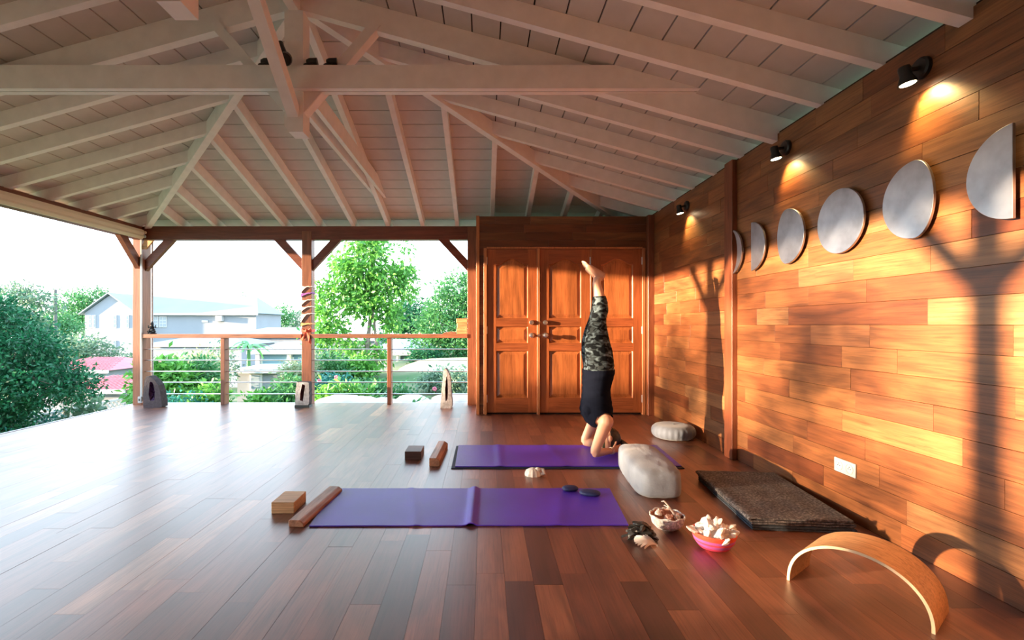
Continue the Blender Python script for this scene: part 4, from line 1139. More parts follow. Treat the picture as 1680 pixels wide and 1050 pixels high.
# hair, ponytail, headband, bracelet
hb = MB(); nn = 40; mm = 20; V = []; Fc = []
for i_ in range(mm + 1):
    th_ = math.pi * i_ / mm
    for k in range(nn):
        an = 2 * math.pi * k / nn; st_ = 1 + .03 * math.sin(th_ * 20 + 3 * math.sin(an * 3))
        d_ = Vector((math.cos(th_), math.sin(th_) * math.cos(an), math.sin(th_) * math.sin(an)))
        V.append((1.122 + .092 * d_.x * st_, YP + .081 * d_.y * st_, max(.010, .116 + .108 * d_.z * st_)))
for i_ in range(mm - 9):
    for k in range(nn): Fc.append((i_ * nn + k, i_ * nn + (k + 1) % nn, (i_ + 1) * nn + (k + 1) % nn, (i_ + 1) * nn + k))
hob = put(V, Fc, 'hair', M['hair'], pe)
pt = MB().tube([(1.195, YP, .10), (1.225, YP - .005, .085), (1.262, YP - .01, .062), (1.30, YP - .012, .040), (1.325, YP - .012, .028)], [(.026, .03), (.030, .030), (.028, .026), (.018, .016), (.005, .005)], 16)
put(pt.v, pt.f, 'ponytail', M['hair'], pe)
hbp = MB().tube([(1.075 + .095 * math.cos(a) * .35, YP + .084 * math.cos(a), .116 + .10 * math.sin(a)) for a in [math.pi * 2 * k / 24 for k in range(25)]], [(.012, .003)] * 25, 6, ref=(1, 0, 0))
put(hbp.v, hbp.f, 'headband', M['band'], pe)
Wn = Vector((1.100, YP - .107, .043)); tdir = Vector((.86, .5, 0)).normalized(); u_ = Vector((0, 0, 1)); v_ = tdir.cross(u_)
for q in (0, .014):
    br = MB().tube([Wn + tdir * q + (u_ * math.cos(a) * .028 + v_ * math.sin(a) * .030) for a in [math.pi * 2 * k / 20 for k in range(21)]], .0035, 6)
    put(br.v, br.f, 'bracelet', M['bracelet'], pe)
for s in (1, -1):
    e_ = MB().ball((1.019, YP + s * .030, .112), (.010, .012, .009)); put(e_.v, e_.f, 'eye', M['eye'], pe)
lp = MB().ball((1.006, YP, .182), (.007, .020, .006)); put(lp.v, lp.f, 'mouth', M['lip'], pe)

# ------------------------------------------------------------------ outdoors: ground
def sstep(a, b, t):
    t = max(0, min(1, (t - a) / (b - a))); return t * t * (3 - 2 * t)
def gz(x, y):
    lo = -3.3; hi = -.45 + .5 * sstep(9, 18, y) * sstep(-6, -1, x)
    k = sstep(-7.8, -3.2, x + .15 * max(0, y - 12) * 0)
    z = lo + (hi - lo) * k
    if y > 24: z += (-3.2 - z) * sstep(24, 40, y)
    return z + .10 * noise.noise(Vector((x * .3, y * .3, 0))) * (1 if y > 8.5 else .3)
V = []; Fc = []
xs = [-110 + k * 4 for k in range(18)] + [-38 + k * 1.0 for k in range(52)] + [14 + 4 * k for k in range(16)]
ys_ = [-40 + 6 * k for k in range(8)] + [8 + k for k in range(38)] + [46 + 6 * k for k in range(22)]
for yy in ys_:
    for xx in xs: V.append((xx, yy, gz(xx, yy) if yy > 7.4 else min(gz(xx, yy), -.6)))
nx = len(xs)
for j in range(len(ys_) - 1):
    for i_ in range(nx - 1): a = j * nx + i_; Fc.append((a, a + 1, a + nx + 1, a + nx))
gr = MB().add(V, Fc).build('ground', M['ground'], smooth=True); tag(gr, kind='structure')

# ------------------------------------------------------------------ foliage
def leaf_cloud(blobs, n, size, seed, clump=.18, droop=.3, per=9, aspect=.42, shell=.62):
    """blobs: (cx,cy,cz,rx,ry,rz); returns vertex and face arrays of folded leaves in clumps"""
    rs = np.random.RandomState(seed); B = np.array(blobs, float)
    vol = np.cbrt(B[:, 3] * B[:, 4] * B[:, 5]) ** 2; pr = vol / vol.sum()
    nc = max(1, n // per); bi = rs.choice(len(B), nc, p=pr)
    d = rs.normal(size=(nc, 3)); d /= np.linalg.norm(d, axis=1)[:, None]
    r = shell + (1 - shell) * rs.rand(nc) ** .7
    cc = B[bi, :3] + d * r[:, None] * B[bi, 3:6]
    c = np.repeat(cc, per, axis=0) + rs.normal(size=(nc * per, 3)) * clump
    m = len(c)
    out = np.repeat(d, per, axis=0) + rs.normal(size=(m, 3)) * .75; out[:, 2] -= droop
    out /= np.linalg.norm(out, axis=1)[:, None]
    rnd = rs.normal(size=(m, 3)) + np.array([0, 0, .8]); sd_ = np.cross(out, rnd); sd_ /= np.linalg.norm(sd_, axis=1)[:, None]
    up = np.cross(sd_, out); L = size * (0.7 + .6 * rs.rand(m))[:, None]
    p0 = c; p1 = c + out * L * .5 + sd_ * L * aspect * .5 + up * L * .06; p2 = c + out * L; p3 = c + out * L * .5 - sd_ * L * aspect * .5 + up * L * .06
    return np.stack([p0, p1, p2, p3], 1).reshape(-1, 3), m
def leaf_obj(name, arr, m, mat, parent, org):
    me = bpy.data.meshes.new(name); me.vertices.add(4 * m); me.vertices.foreach_set('co', (arr - np.array(org)).astype(np.float32).ravel())
    me.loops.add(6 * m); k = np.arange(m) * 4
    li = np.stack([k, k + 1, k + 2, k, k + 2, k + 3], 1).ravel(); me.loops.foreach_set('vertex_index', li)
    me.polygons.add(2 * m); me.polygons.foreach_set('loop_start', np.arange(2 * m) * 3)
    try: me.polygons.foreach_set('loop_total', np.full(2 * m, 3))
    except Exception: pass
    me.update(calc_edges=True); me.validate(); me.materials.append(mat)
    o = bpy.data.objects.new(name, me); C.objects.link(o); o.parent = parent; tag(o, kind='stuff'); return o
def tree(name, label, base, trunk, blobs, n, size, mat, seed, group=None, clump=.18, cat='tree', per=9, tr=.10, droop=.3, shell=.62, branches=True):
    t = thing(name, label, cat, base, group=group)
    rr = random.Random(seed)
    if trunk:
        pts = [Vector(base)] + [Vector(p) for p in trunk]
        MB().tube(pts, [tr * (1 - .55 * k / (len(pts) - 1)) for k in range(len(pts))], 10).build('trunk', M['bark'], t, smooth=True)
        if branches:
            top = pts[-1]; mid = pts[-2].lerp(pts[-1], .5)
            for (cx, cy, cz, rx, ry, rz) in blobs[:9]:
                s_ = mid.lerp(top, rr.random()); e = Vector((cx, cy, cz)); mdl = s_.lerp(e, .5) + Vector((rr.uniform(-.1, .1), 0, .1))
                MB().tube([s_, mdl, e], [tr * .42, tr * .28, tr * .12], 7).build('branch', M['bark'], t, smooth=True)
    arr, m = leaf_cloud(blobs, n, size, seed, clump, droop, per, shell=shell)
    leaf_obj('foliage', arr, m, mat, t, base)
    return t
def rblobs(c, r, k, rs, sub=.5, seed=0):
    rr = random.Random(seed); out = []
    for _ in range(k):
        while True:
            v = Vector((rr.uniform(-1, 1), rr.uniform(-1, 1), rr.uniform(-1, 1)))
            if v.length < 1: break
        s_ = sub * rr.uniform(.7, 1.25)
        out.append((c[0] + v.x * r[0] * (1 - sub * .6), c[1] + v.y * r[1] * (1 - sub * .6), c[2] + v.z * r[2] * (1 - sub * .6), r[0] * s_, r[1] * s_, r[2] * s_))
    return out
EX = 'trees and shrubs beyond the deck'
# big dark tree at the left
tree('leafy_tree', 'large dense deep-green tree beyond the left deck edge', (-10.0, 9.8, -3.3), [(-9.9, 9.8, -2.0), (-9.7, 9.7, -.8), (-9.6, 9.7, .3)],
     [(-10.3, 9.9, .95, 1.1, 1.1, .75), (-9.35, 9.9, .55, .75, .9, .6), (-11.2, 10.0, .4, 1.2, 1.2, .9), (-8.75, 9.8, .02, .60, .7, .42), (-9.6, 9.6, -.15, .8, .9, .6), (-10.4, 9.5, -.8, 1.0, 1.0, .8), (-8.15, 9.9, -.12, .30, .5, .28), (-11.4, 9.6, -.9, 1.1, 1.1, 1.1), (-9.5, 9.4, -1.0, .6, .7, .5), (-9.9, 9.9, 1.45, .35, .4, .3), (-8.9, 9.8, .75, .3, .4, .25), (-8.35, 9.9, .22, .22, .4, .2)],
     46000, .095, M['leaf_dark'], 21, EX, .11, tr=.14)
tree('tangled_shrub', 'dark tangled shrub below the big tree by the deck edge', (-8.4, 7.4, -3.3), [(-8.4, 7.5, -2.2)],
     [(-8.6, 7.6, -1.6, .7, .8, .7), (-9.1, 8.4, -1.55, .7, .8, .7), (-7.9, 6.8, -1.75, .8, .8, .6), (-9.1, 9.2, -1.75, .6, .7, .5)], 12000, .09, M['leaf_teal'], 22, EX, .14, cat='shrub')
tree('slender_bush', 'slender-leaved pale bush in front of the white wall and pink roof', (-8.9, 10.9, -3.3), [(-8.85, 10.9, -2.4)],
     [(-8.75, 10.9, -1.1, .32, .3, .75), (-8.4, 11.0, -1.3, .3, .3, .5), (-9.1, 10.9, -1.5, .35, .3, .5)], 1500, .20, M['leaf_grey'], 23, EX, .12, cat='shrub', per=5, shell=.2)
tree('tangled_shrub', 'dark shrub under the big tree, further along the deck edge', (-10.6, 10.6, -3.3), [(-10.6, 10.6, -2.6)],
     [(-9.75, 10.3, -1.05, .75, .7, .5), (-10.7, 10.8, -1.0, .9, .8, .7), (-9.2, 9.3, -1.3, .4, .5, .35), (-12.0, 11.2, -1.9, 1.2, 1.0, .9), (-13.4, 12, -1.8, 1.2, 1.0, 1.0)], 9000, .10, M['leaf_teal'], 27, EX, .13, cat='shrub')
# distant flat-topped trees
tree('flat_topped_tree', 'sparse dark tree at the far left edge against the sky', (-29.5, 31, -3.3), [(-29.3, 31, 0), (-29.0, 31, 2.0)],
     [(-28.4, 31, 2.9, 1.3, 1, .22), (-29.6, 31, 3.1, 1.2, 1, .25), (-28.0, 31, 2.2, 1.1, 1, .2), (-29.4, 31, 1.7, 1.5, 1, .3), (-28.9, 31, 3.5, .7, .6, .2), (-28.6, 31, 1.2, 1.2, 1, .3)], 2600, .26, M['leaf_grey'], 24, EX, .18, tr=.16)
tree('flat_topped_tree', 'flat-topped dark green tree left of the white two-storey house', (-60.7, 75, -3.3), [(-60.5, 75, 0), (-60.0, 75, 3.5)],
     [(-60.26, 75, 5.88, 3.57, 2, 0.62), (-62.23, 75, 4.63, 3.04, 2, 0.71), (-59.19, 75, 4.81, 2.32, 2, 0.62), (-61.16, 75, 3.20, 3.57, 2, 0.89), (-59.91, 75, 1.95, 3.21, 2, 1.07), (-62.41, 75, 1.24, 3.57, 2, 1.43)], 6500, .42, M['leaf_mid'], 25, EX, .32, tr=.3)
for k, (x, y, z, rx, rz, n, mt, lab) in enumerate((
        (-37, 43, .6, 3.2, 1.9, 5200, 'leaf_mid', 'broad green treetops behind the big dark tree'),
        (-41, 40, .4, 3.5, 2.4, 4200, 'leaf_dark', 'dark treetops at the far left below the sparse tree'),
        (-30, 36, -1.2, 3.0, 1.6, 4000, 'leaf_grey', 'grey-green bushes in front of the white house, left part'),
        (-27, 40, -2.0, 3.4, 1.6, 4200, 'leaf_grey', 'grey-green bushes in front of the white house, right part'))):
    b_ = rblobs((x, y, z), (rx, 2, rz), 9, None, .45, 40 + k)
    tree('treetops', lab, (x, y, gz(x, y)), [(x, y, z)], b_, n, .26, M[mt], 50 + k, EX, .25, tr=.15, branches=False)
# trees behind the houses between the left and middle posts
for k, (px_, yy, top, rx, n, mt, lab) in enumerate(((395, 84, 485, 1.9, 900, 'leaf_grey', 'small round grey-green tree behind the right end of the white roof'),
        (432, 80, 502, 2.3, 1500, 'leaf_grey', 'grey-green trees right of the white house, left clump'), (462, 76, 505, 2.4, 1700, 'leaf_mid', 'grey-green trees right of the white house, middle clump'), (490, 84, 515, 2.6, 1300, 'leaf_grey', 'grey-green trees right of the white house, beside the scarf post'))):
    x = (px_ - 794) * yy / F; zt = 1.15 + (533 - top) * yy / F
    b_ = rblobs((x, yy, zt - rx * .8), (rx, rx, rx * .9), 8, None, .45, 70 + k)
    tree('distant_tree', lab, (x, yy, gz(x, yy)), [(x, yy, zt - rx)], b_, n, .42, M[mt], 80 + k, EX, .35, tr=.2, branches=False)
# main tree behind the railing
mt_b = [(-3.45, 14, 2.75, .62, .6, .42), (-3.1, 14, 3.35, .42, .5, .30), (-3.6, 14, 3.45, .32, .4, .24), (-4.1, 14, 2.15, .50, .5, .38), (-4.45, 14, 1.65, .36, .5, .28), (-2.75, 14, 2.45, .48, .5, .36), (-2.35, 14, 2.65, .38, .4, .24), (-2.2, 14, 2.2, .30, .4, .26),
        (-4.3, 13.9, 1.1, .42, .5, .30), (-3.6, 14, 1.75, .58, .5, .36), (-2.85, 14, 1.75, .46, .5, .34), (-4.6, 13.9, .78, .36, .4, .24), (-3.75, 13.9, .55, .42, .4, .20), (-3.0, 13.9, .3, .28, .3, .30), (-2.62, 14.1, 1.25, .36, .4, .30), (-3.95, 14, 2.85, .34, .4, .24), (-4.72, 14, 2.2, .20, .3, .16), (-2.2, 14, 3.40, .17, .15, .13), (-3.3, 14, 2.2, .45, .4, .35)]
tree('young_tree', 'bright green young tree in the garden behind the railing', (-3.25, 13.9, -.35), [(-3.28, 13.9, .6), (-3.22, 14, 1.4), (-3.35, 14, 2.4)], mt_b, 9500, .15, M['leaf_light'], 31, EX, .12, tr=.075, per=7, shell=.3, droop=.5)
tree('slim_trunk', 'slim second trunk right beside the bright green young tree', (-3.05, 13.8, -.35), [(-3.0, 13.8, .6), (-3.15, 13.9, 1.7)], [(-3.1, 13.9, 1.6, .4, .4, .3)], 300, .16, M['leaf_light'], 32, EX, .15, tr=.06)
# right big tree
tree('broad_tree', 'broad grey-green tree in front of the sky at the right of the railing', (-.4, 17.5, -.3), [(-.4, 17.5, .8), (-.3, 17.5, 1.6)],
     [(-.75, 17.5, 2.35, .95, .8, .5), (-1.25, 17.5, 1.75, .85, .8, .5), (-.4, 17.3, 1.6, 1.0, .9, .6), (-1.6, 17.4, 1.1, .8, .8, .5), (-.9, 17.2, .9, 1.1, .9, .6), (-1.9, 17.2, .4, .6, .6, .5), (.2, 17.4, 2.2, 1.1, .8, .6), (-.9, 17.0, .1, .9, .7, .5), (-.1, 17.0, .3, 1.0, .8, .6), (-.3, 17.6, 2.75, .55, .5, .25)], 19000, .13, M['leaf_mid'], 33, EX, .15, tr=.16)
tree('dark_bush', 'dark rounded evergreen between the young tree and the broad tree', (-3.4, 23, -.8), [(-3.4, 23, .2)],
     rblobs((-3.4, 23, 1.0), (1.3, 1, 1.35), 9, None, .5, 5), 6000, .18, M['leaf_dark'], 34, EX, .18, tr=.12, branches=False)
# shrubs beyond the railing
shr = [  # px, depth, top y px, half width m, leaves, material, label
    (275, 10.2, 588, .55, 3800, 'leaf_light', 'fresh green banana-like shrub behind the left end of the railing'),
    (318, 11.0, 572, .50, 3000, 'leaf_mid', 'green shrub behind the railing left of the first baluster'),
    (330, 13.0, 560, .70, 2300, 'leaf_pale', 'pale yellow-green bush behind the first baluster'),
    (335, 9.6, 612, .42, 3000, 'leaf_light', 'low bright shrub at the foot of the first baluster'),
    (300, 9.2, 630, .45, 2600, 'leaf_teal', 'low teal-green shrub behind the lowest left rods'),
    (362, 15.0, 565, .45, 1500, 'leaf_grey', 'small dark-leaved bush left of the white shed'),
    (492, 12.2, 560, .48, 3600, 'leaf_pale', 'pale leafy shrub right of the white shed'),
    (448, 10.2, 648, .50, 2600, 'leaf_light', 'low bright shrub in front of the white shed'),
    (480, 9.8, 618, .38, 2200, 'leaf_mid', 'green shrub beside the scarf-wrapped post'),
    (545, 12.5, 588, .50, 2600, 'leaf_mid', 'green shrub just right of the scarf-wrapped post'),
    (585, 13.2, 578, .55, 2200, 'leaf_light', 'bright shrub left of the tree trunk'),
    (545, 10.2, 618, .52, 2800, 'leaf_teal', 'teal-green flowering shrub behind the right half of the railing'),
    (600, 10.4, 625, .50, 2600, 'leaf_mid', 'low green shrub at the foot of the young tree'),
    (560, 9.2, 640, .50, 1800, 'leaf_light', 'lowest bright green plants right of the scarf-wrapped post'),
    (665, 10.4, 636, .40, 1500, 'leaf_mid', 'low green plants just right of the second baluster'),
    (715, 11.0, 606, .40, 900, 'leaf_grey', 'thin flowering plant behind the pale pointed geode'),
    (752, 10.6, 600, .36, 1000, 'leaf_grey', 'thin stemmed plant beside the right post'),
    (535, 16.5, 556, .7, 2400, 'leaf_grey', 'grey-green bush behind the rods right of the scarf-wrapped post'),
    (690, 16.0, 572, .55, 2200, 'leaf_dark', 'dark low bush beside the blue-grey house')]
for k, (px_, yy, top, hw_, n, mt, lab) in enumerate(shr):
    x = (px_ - 794) * yy / F; zt = 1.15 + (533 - top) * yy / F; g0 = max(gz(x, yy), zt - 2.6); hh = max(.25, (zt - g0) / 2)
    zc = zt - min(hh, .8)
    b_ = rblobs((x, yy, zc), (hw_, hw_, min(hh, .8)), 7, None, .5, 100 + k)
    tree('garden_shrub', lab, (x, yy, g0 - .02), [(x, yy, zc)], b_, n, .10 if mt != 'leaf_light' else .15, M[mt], 130 + k, EX, .09, cat='shrub', tr=.03, branches=False, shell=.35)
# banana and palm leaves
def big_leaf(p, d, L, wd, arch):
    p = Vector(p); d = Vector(d).normalized(); s_ = d.cross(Vector((0, 0, 1))).normalized(); V = []; Fc = []; n = 10
    for k in range(n + 1):
        t = k / n; c = p + d * L * t + Vector((0, 0, -arch * t * t)); w_ = wd * math.sin(math.pi * min(1, t * .9 + .08)) ** .6
        V += [c - s_ * w_ + Vector((0, 0, -w_ * .3)), c, c + s_ * w_ + Vector((0, 0, -w_ * .3))]
    for k in range(n): a = 3 * k; Fc += [(a, a + 1, a + 4, a + 3), (a + 1, a + 2, a + 5, a + 4)]
    return MB().add(V, Fc)
def banana(loc, label, n, L, wd, seed, mat='leaf_light', cat='plant', name='banana_plant', h=1.2):
    t = thing(name, label, cat, loc, group=EX); rr = random.Random(seed)
    MB().tube([loc, (loc[0], loc[1], loc[2] + h)], [.09, .05], 10).build('stem', M['leaf_mid'], t, smooth=True)
    for k in range(n):
        a = 6.28 * k / n + rr.uniform(-.3, .3)
        big_leaf((loc[0], loc[1], loc[2] + h), (math.cos(a), math.sin(a), rr.uniform(.3, 1.0)), L * rr.uniform(.8, 1.1), wd, L * rr.uniform(.5, .8)).build('leaf', M[mat], t, smooth=True)
banana((-14.9, 20.8, -3.2), 'big-leaved banana plant between the pink roofs and the corner post', 9, 1.5, .26, 1, h=1.6)
banana((-10.75, 15.0, -3.2), 'lower banana plant beside the far left post', 8, .7, .16, 2, h=1.5)
banana((-6.9, 10.9, -1.9), 'banana plant with long leaves behind the left rods', 9, 1.1, .13, 3, h=1.5)
banana((-8.1, 17, -1.6), 'small palm with arching fronds above the white shed', 12, 1.0, .07, 4, 'leaf_mid', 'palm', 'small_palm', h=2.0)
def agave(x, y, z, label, seed, mat='leaf_grey'):
    t = thing('agave', label, 'plant', (x, y, z), group=EX); rr = random.Random(seed)
    for k in range(16):
        a = 6.28 * k / 16 + rr.uniform(-.2, .2)
        big_leaf((x, y, z), (math.cos(a), math.sin(a), rr.uniform(.3, 1.3)), rr.uniform(.35, .5), .028, .15).build('leaf', M[mat], t, smooth=True)
agave(-1.85, 8.9, -.32, 'spiky agave just right of the second baluster foot', 1, 'leaf_mid')
agave(-1.25, 8.8, -.32, 'spiky agave left of the pale pointed geode', 2, 'leaf_mid')
agave(-2.05, 9.6, -.35, 'small spiky plant left of the second baluster', 3)
# flowers
for k, (px_, py_, yy) in enumerate(((713, 638, 9.6), (524, 625, 9.9), (552, 619, 10.1), (602, 640, 10.1))):
    x = (px_ - 794) * yy / F; z = 1.15 + (533 - py_) * yy / F; g0 = gz(x, yy)
    t = thing('pink_flower', 'pink blossom on a thin stem behind the right half of the railing', 'flower', (x, yy, g0), group='pink blossoms behind the railing')
    MB().tube([(x, yy, g0), (x, yy, z)], .004, 5).build('stem', M['leaf_mid'], t)
    b_ = MB()
    for q in range(5):
        a = q * 1.257; b_.ball((x + .026 * math.cos(a), yy - .01, z + .026 * math.sin(a)), (.022, .010, .022), 8, 6)
    b_.build('petals', M['flower'], t, smooth=True)
# pale stones behind the deck edge
for k, (px_, yy, r, lab) in enumerate(((560, 8.3, .36, 'pale boulder behind the deck, furthest left of the row'), (595, 8.6, .26, 'pale boulder second from the left behind the deck'), (625, 8.4, .28, 'pale boulder behind the second baluster'), (675, 8.9, .25, 'pale boulder right of the second baluster'), (745, 8.5, .34, 'pale boulder behind the right post'), (705, 8.4, .22, 'pale boulder behind the pale pointed geode'))):
    x = (px_ - 794) * yy / F
    bm = bmesh.new(); bmesh.ops.create_icosphere(bm, subdivisions=3, radius=1)
    for v in bm.verts: v.co = Vector((v.co.x * r * 1.3, v.co.y * r, v.co.z * r * .6)) * (1 + .18 * noise.noise(v.co * 1.7 + Vector((k * 5, 0, 0))))
    b_ = MB(); b_.v = [tuple(v.co) for v in bm.verts]; b_.f = [tuple(v.index for v in f.verts) for f in bm.faces]; bm.free()
    o = b_.build('boulder', M['stone'], smooth=True); o.location = (x, yy, -.28 + r * .12); tag(o, lab, 'stone', 'pale boulders behind the deck')
# dry grass bank on the right
V = []; Fc = []; n1 = 26
for j in range(12):
    for i_ in range(n1):
        x = -4.2 + i_ * .36; y = 11.2 + j * .42; V.append((x, y, -.62 + .72 * sstep(0, 11, j) * sstep(-4.2, -1.5, x) + .05 * noise.noise(Vector((x, y, 0)))))
for j in range(11):
    for i_ in range(n1 - 1): a = j * n1 + i_; Fc.append((a, a + 1, a + n1 + 1, a + n1))
tag(MB().add(V, Fc).build('grass_bank', M['grassbank'], smooth=True), kind='structure')

# ------------------------------------------------------------------ dapple trees beyond the left side (out of frame, where the low sun stands)
tree('leafy_tree', 'loose tree beyond the left side, outside the picture, in line with the low sun', (-16, .5, -3.3), [(-16, .5, 0), (-16, .6, 2.0)],
     rblobs((-16, -.2, 2.3), (1.2, 2.6, 1.0), 20, None, .15, 3), 2300, .15, M['leaf_mid'], 91, EX, .16, tr=.09, branches=False)
tree('leafy_tree', 'loose tree beyond the left side, outside the picture, nearer the back', (-15, 3.2, -3.3), [(-15, 3.2, 0), (-15, 3.2, 1.9)],
     rblobs((-15, 2.6, 2.1), (1.0, 1.5, .9), 12, None, .17, 8), 1000, .15, M['leaf_mid'], 92, EX, .14, tr=.05, branches=False)

# ------------------------------------------------------------------ buildings
def P3(px_, py_, y): return ((px_ - 794) * y / F, y, 1.15 + (533 - py_) * y / F)
wh = thing('white_house', 'white two-storey house with pale gabled roof beyond the left railing', 'building', P3(280, 590, 60))
YB = 60; s_ = F / YB
xa0, xa1, xb1 = P3(139, 0, YB)[0], P3(222, 0, YB)[0], P3(411, 0, YB)[0]
ze, zr, zb = P3(0, 513, YB)[2], P3(0, 482, YB)[2], -3.6
w1 = MB(); w1.prism([(xa0, YB, zb), (xa1, YB, zb), (xa1, YB, ze), ((xa0 + xa1) / 2, YB, zr - .15), (xa0, YB, ze)], (0, 9, 0)); w1.build('gable_wing', M['plaster'], wh)
w2 = MB(); w2.box(xa1, xb1, YB + 1.5, YB + 9, zb, ze); w2.build('long_wing', M['plaster'], wh)
xm = (xa0 + xa1) / 2
rf = MB()
for sg_ in (1, -1):
    e0 = xm + sg_ * (xa1 - xm + .45); ze_ = ze - .25
    rf.hexa([(xm, YB - .4, zr), (e0, YB - .4, ze_), (e0, YB + 9.3, ze_), (xm, YB + 9.3, zr), (xm, YB - .4, zr + .15), (e0, YB - .4, ze_ + .15), (e0, YB + 9.3, ze_ + .15), (xm, YB + 9.3, zr + .15)])
rf.build('gable_roof', M['whiteroof'], wh)
ym = YB + 5.2; xr1 = P3(376, 0, YB)[0]
rf = MB(); a0, a1 = xm, xb1 + .4; y0_, y1_ = YB + 1.1, YB + 9.4
V = [(a0, y0_, ze - .05), (a1, y0_, ze - .05), (a1, y1_, ze - .05), (a0, y1_, ze - .05), (a0, ym, zr + .1), (xr1 + 1, ym, zr - .1)]
rf.add(V, [(0, 1, 5, 4), (1, 2, 5), (2, 3, 4, 5), (0, 4, 3), (3, 2, 1, 0)]); rf.build('hipped_roof', M['whiteroof'], wh)
MB().box(xa1, xb1 + .4, y0_ - .12, y0_ + .02, ze - .28, ze - .02).build('gutter', M['concrete'], wh)
def win(parent, px0, px1, py0, py1, y, dp_=.08):
    a = P3(px0, py1, y); b_ = P3(px1, py0, y)
    f = MB().box(a[0] - .08, b_[0] + .08, y - dp_, y + .05, a[2] - .08, b_[2] + .08).build('window', M['whiteplastic'], parent)
    g_ = MB().box(a[0], b_[0], y - dp_ - .02, y, a[2], b_[2]).build('pane', M['glassdark'], f)
    m_ = MB(); mx_ = (a[0] + b_[0]) / 2; m_.box(mx_ - .03, mx_ + .03, y - dp_ - .04, y - dp_, a[2], b_[2])
    for q in (1, 2): zz = a[2] + (b_[2] - a[2]) * q / 3; m_.box(a[0], b_[0], y - dp_ - .04, y - dp_, zz - .025, zz + .025)
    m_.build('glazing_bars', M['whiteplastic'], f)
for (a, b_, c, d_) in ((145, 150, 518, 537), (153, 156, 518, 537), (185, 190.5, 518, 537), (206, 211, 518, 537), (145, 150, 558, 573), (184, 190, 560, 572)):
    win(wh, a, b_, c, d_, YB)
for (a, b_, c, d_) in ((252, 259, 520, 536), (263, 273, 520, 536)): win(wh, a, b_, c, d_, YB + 1.5)
a = P3(356, 527, 61.3); MB().box(a[0], a[0] + .75, 60.9, 61.5, a[2], a[2] + .65).build('air_conditioner', M['whiteplastic'], wh)
a = P3(330, 529, 61.3); MB().box(a[0], a[0] + .8, 61.4, 61.5, a[2], a[2] + .3).build('vent', M['glassdark'], wh)

def gable_house(name, label, px0, px1, eave_py, ridge_py, y, depth, zb, wall, roof, ov=.3, corr=False, group=None):
    a = P3(px0, eave_py, y); b_ = P3(px1, eave_py, y); zr = 1.15 + (533 - ridge_py) * (y + depth / 2) / F
    t = thing(name, label, 'building', (a[0], y, zb), group=group)
    MB().box(a[0] + ov, b_[0] - ov, y + ov, y + depth - ov, zb, a[2] - .02).build('walls', wall, t)
    V = [(a[0], y, a[2]), (b_[0], y, a[2]), (b_[0], y + depth, a[2]), (a[0], y + depth, a[2])]
    ins = min(depth / 2, (b_[0] - a[0]) * .28)
    V += [(a[0] + ins, y + depth / 2, zr), (b_[0] - ins, y + depth / 2, zr)]
    m_ = MB().add(V, [(0, 1, 5, 4), (1, 2, 5), (2, 3, 4, 5), (3, 0, 4), (3, 2, 1, 0)])
    if corr:
        n_ = int((b_[0] - a[0]) / .16)
        for k in range(n_):
            u = (k + .5) / n_; xx = a[0] + (b_[0] - a[0]) * u; e = max(0, 1 - max(0, (a[0] + ins - xx) / ins, (xx - b_[0] + ins) / ins))
            if e > .05: m_.beam((xx, y - .02, a[2] + .01), (xx, y + depth / 2 * e, a[2] + (zr - a[2]) * e + .01), .05, .03)
    m_.build('roof', roof, t)
    MB().box(a[0], b_[0], y - .06, y + .02, a[2] - .12, a[2] + .02).build('fascia', M['whiteplastic'], t)
    return t, a, b_
gable_house('pink_roofed_house', 'low white house with pink-red corrugated roof, the nearer one', 60, 205, 640, 616, 16.5, 4.5, -3.3, M['plaster'], M['pinkroof'], corr=True)
gable_house('pink_roofed_house', 'pink-red roofed house behind the nearer one at left', 40, 178, 608, 586, 22.5, 5, -3.3, M['plaster'], M['pinkroof'], corr=True)
gable_house('flat_white_house', 'long low white roof right of the two-storey house', 356, 535, 552, 537, 42, 8, -3.0, M['plaster'], M['whiteroof'])
gable_house('flat_white_house', 'wide white-walled house below the two-storey house behind the rods', 225, 400, 566, 552, 34, 6, -3.2, M['plaster'], M['whiteroof'])
t, a, b_ = gable_house('garden_shed', 'small white shed with a shallow roof between the left rods', 380, 458, 606, 598, 15.5, 2.2, -1.9, M['plaster'], M['concrete'], .12)
MB().box(P3(408, 0, 15.5)[0], P3(428, 0, 15.5)[0], 15.56, 15.63, -1.9, P3(0, 612, 15.5)[2]).build('lattice_door', M['concrete'], t)
MB().box(P3(411, 0, 15.5)[0], P3(425, 0, 15.5)[0], 15.54, 15.57, -1.2, P3(0, 615, 15.5)[2]).build('door_panel', M['whiteroof'], t)
t, a, b_ = gable_house('porch_house', 'pale-roofed house with a dark porch above the shed', 405, 500, 577, 560, 24, 5, -2.6, M['bluewall'], M['whiteroof'])
for q in (418, 470): MB().box(P3(q, 0, 24)[0], P3(q, 0, 24)[0] + .2, 24.05, 24.25, -2.6, a[2]).build('porch_post', M['whiteplastic'], t)
t, a, b_ = gable_house('blue_grey_house', 'white-roofed house with blue-grey walls behind the young tree', 600, 712, 578, 556, 19.5, 4, -.9, M['bluewall'], M['whiteroof'])
for q in (622, 630, 650): MB().box(P3(q, 0, 19.5)[0], P3(q, 0, 19.5)[0] + .09, 19.5, 19.6, -.9, a[2] - .05).build('veranda_column', M['whiteplastic'], t)
MB().box(P3(655, 0, 19.5)[0], P3(690, 0, 19.5)[0], 19.75, 19.8, -.5, a[2] - .15).build('window', M['glassdark'], t)
gable_house('distant_white_roof', 'far white roof between the scarf-wrapped post and the young tree', 500, 620, 556, 546, 30, 6, -2.0, M['plaster'], M['whiteroof'])
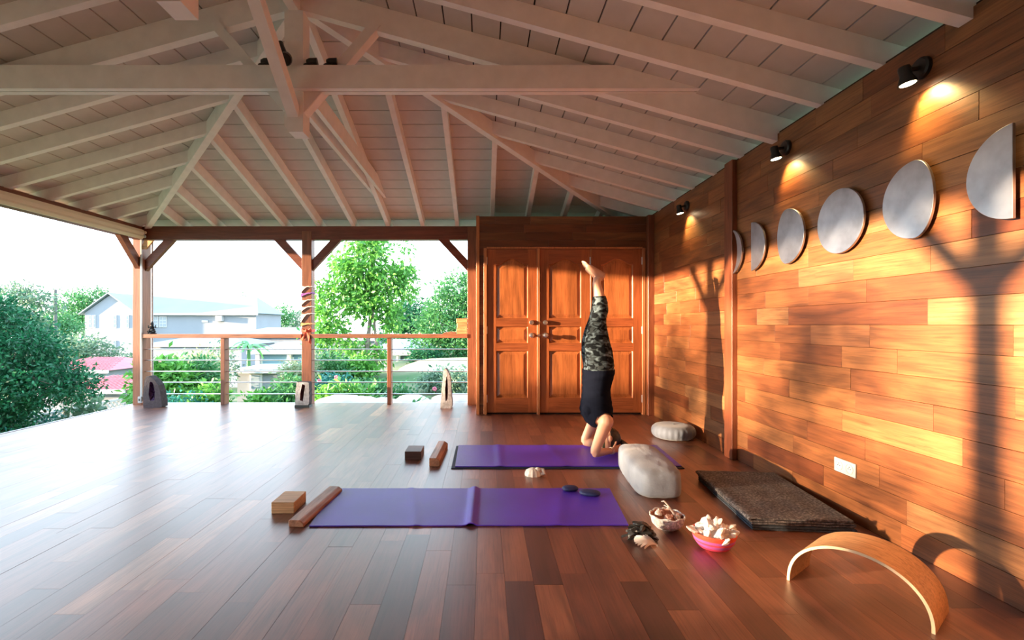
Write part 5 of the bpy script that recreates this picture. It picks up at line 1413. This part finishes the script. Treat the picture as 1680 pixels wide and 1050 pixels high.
# utility pole and cable
p = thing('utility_pole', 'dark utility pole standing left of the white two-storey house', 'pole', P3(91, 640, 38))
c = P3(91, 475, 38); MB().tube([(c[0], 38, -3.3), (c[0], 38, c[2])], [.14, .10], 10).build('shaft', M['polewood'], p, smooth=True)
e = P3(40, 484, 38); g_ = P3(120, 486, 50)
MB().tube([(c[0], 38, c[2] - .35), ((c[0] + e[0]) / 2, 38, c[2] - .42), (e[0] - 3, 38, c[2] - .36)], .02, 5).build('cable', M['polewood'], p)
MB().tube([(c[0], 38, c[2] - .3), (g_[0], 50, g_[2])], .02, 5).build('cable', M['polewood'], p)
# lattice fence
lf = thing('lattice_fence', 'white lattice fence just below the left deck edge', 'fence', (-9.58, 11.5, -3.3))
rr = random.Random(2); m_ = 0
y0_, y1_, z0_, z1_ = 9.2, 13.4, -1.75, -.83
MB().box(-9.61, -9.55, y0_, y1_, z1_, z1_ + .05).build('top_rail', M['whiteplastic'], lf); MB().box(-9.61, -9.55, y0_, y1_, z0_ - .05, z0_).build('bottom_rail', M['whiteplastic'], lf)
hgt = z1_ - z0_; sp_ = .15
k = 0
yy = y0_ - hgt
while yy < y1_:
    for dr in (1, -1):
        a_, b2 = yy, yy + hgt
        ta, tb = max(0, (y0_ - a_) / hgt), min(1, (y1_ - a_) / hgt)
        if tb > ta:
            za, zb2 = (z0_ + hgt * ta, z0_ + hgt * tb) if dr > 0 else (z1_ - hgt * ta, z1_ - hgt * tb)
            xx = -9.57 - .012 * dr
            MB().beam((xx, a_ + hgt * ta, za), (xx, a_ + hgt * tb, zb2), .010, .035, (1, 0, 0) if False else (0, 0, 1)).build('lath', M['whiteplastic'], lf)
    yy += sp_
for q in (9.2, 11.3, 13.4): MB().box(-9.63, -9.53, q - .05, q + .05, -3.3, z1_ + .08).build('fence_post', M['whiteplastic'], lf)

# unseen hedge added at the left to keep low sun off the floor
for k, (yc, lab) in enumerate(((-4.2, 'dense hedge added to block the low sun, outside the picture, nearest part'), (-.6, 'dense hedge added to block the low sun, outside the picture, middle part'), (3.0, 'dense hedge added to block the low sun, outside the picture, far part'))):
    rr = random.Random(60 + k); bl_ = []
    for q in range(16):
        y_ = yc - 1.8 + 3.6 * (q + .5) / 16; top = 1.82 + .12 * math.sin(y_ * 1.3) + rr.uniform(-.14, .14)
        bl_.append((-18.5 + rr.uniform(-.4, .4), y_, top - .45, .6, .40, .45)); bl_.append((-18.5, y_, top - 1.3, .7, .45, .75))
    tree('sun_block_hedge', lab, (-18.5, yc, -3.3), [(-18.5, yc, .6)], bl_, 9000, .16, M['leaf_mid'], 95 + k, EX, .12, cat='hedge', tr=.1, branches=False)
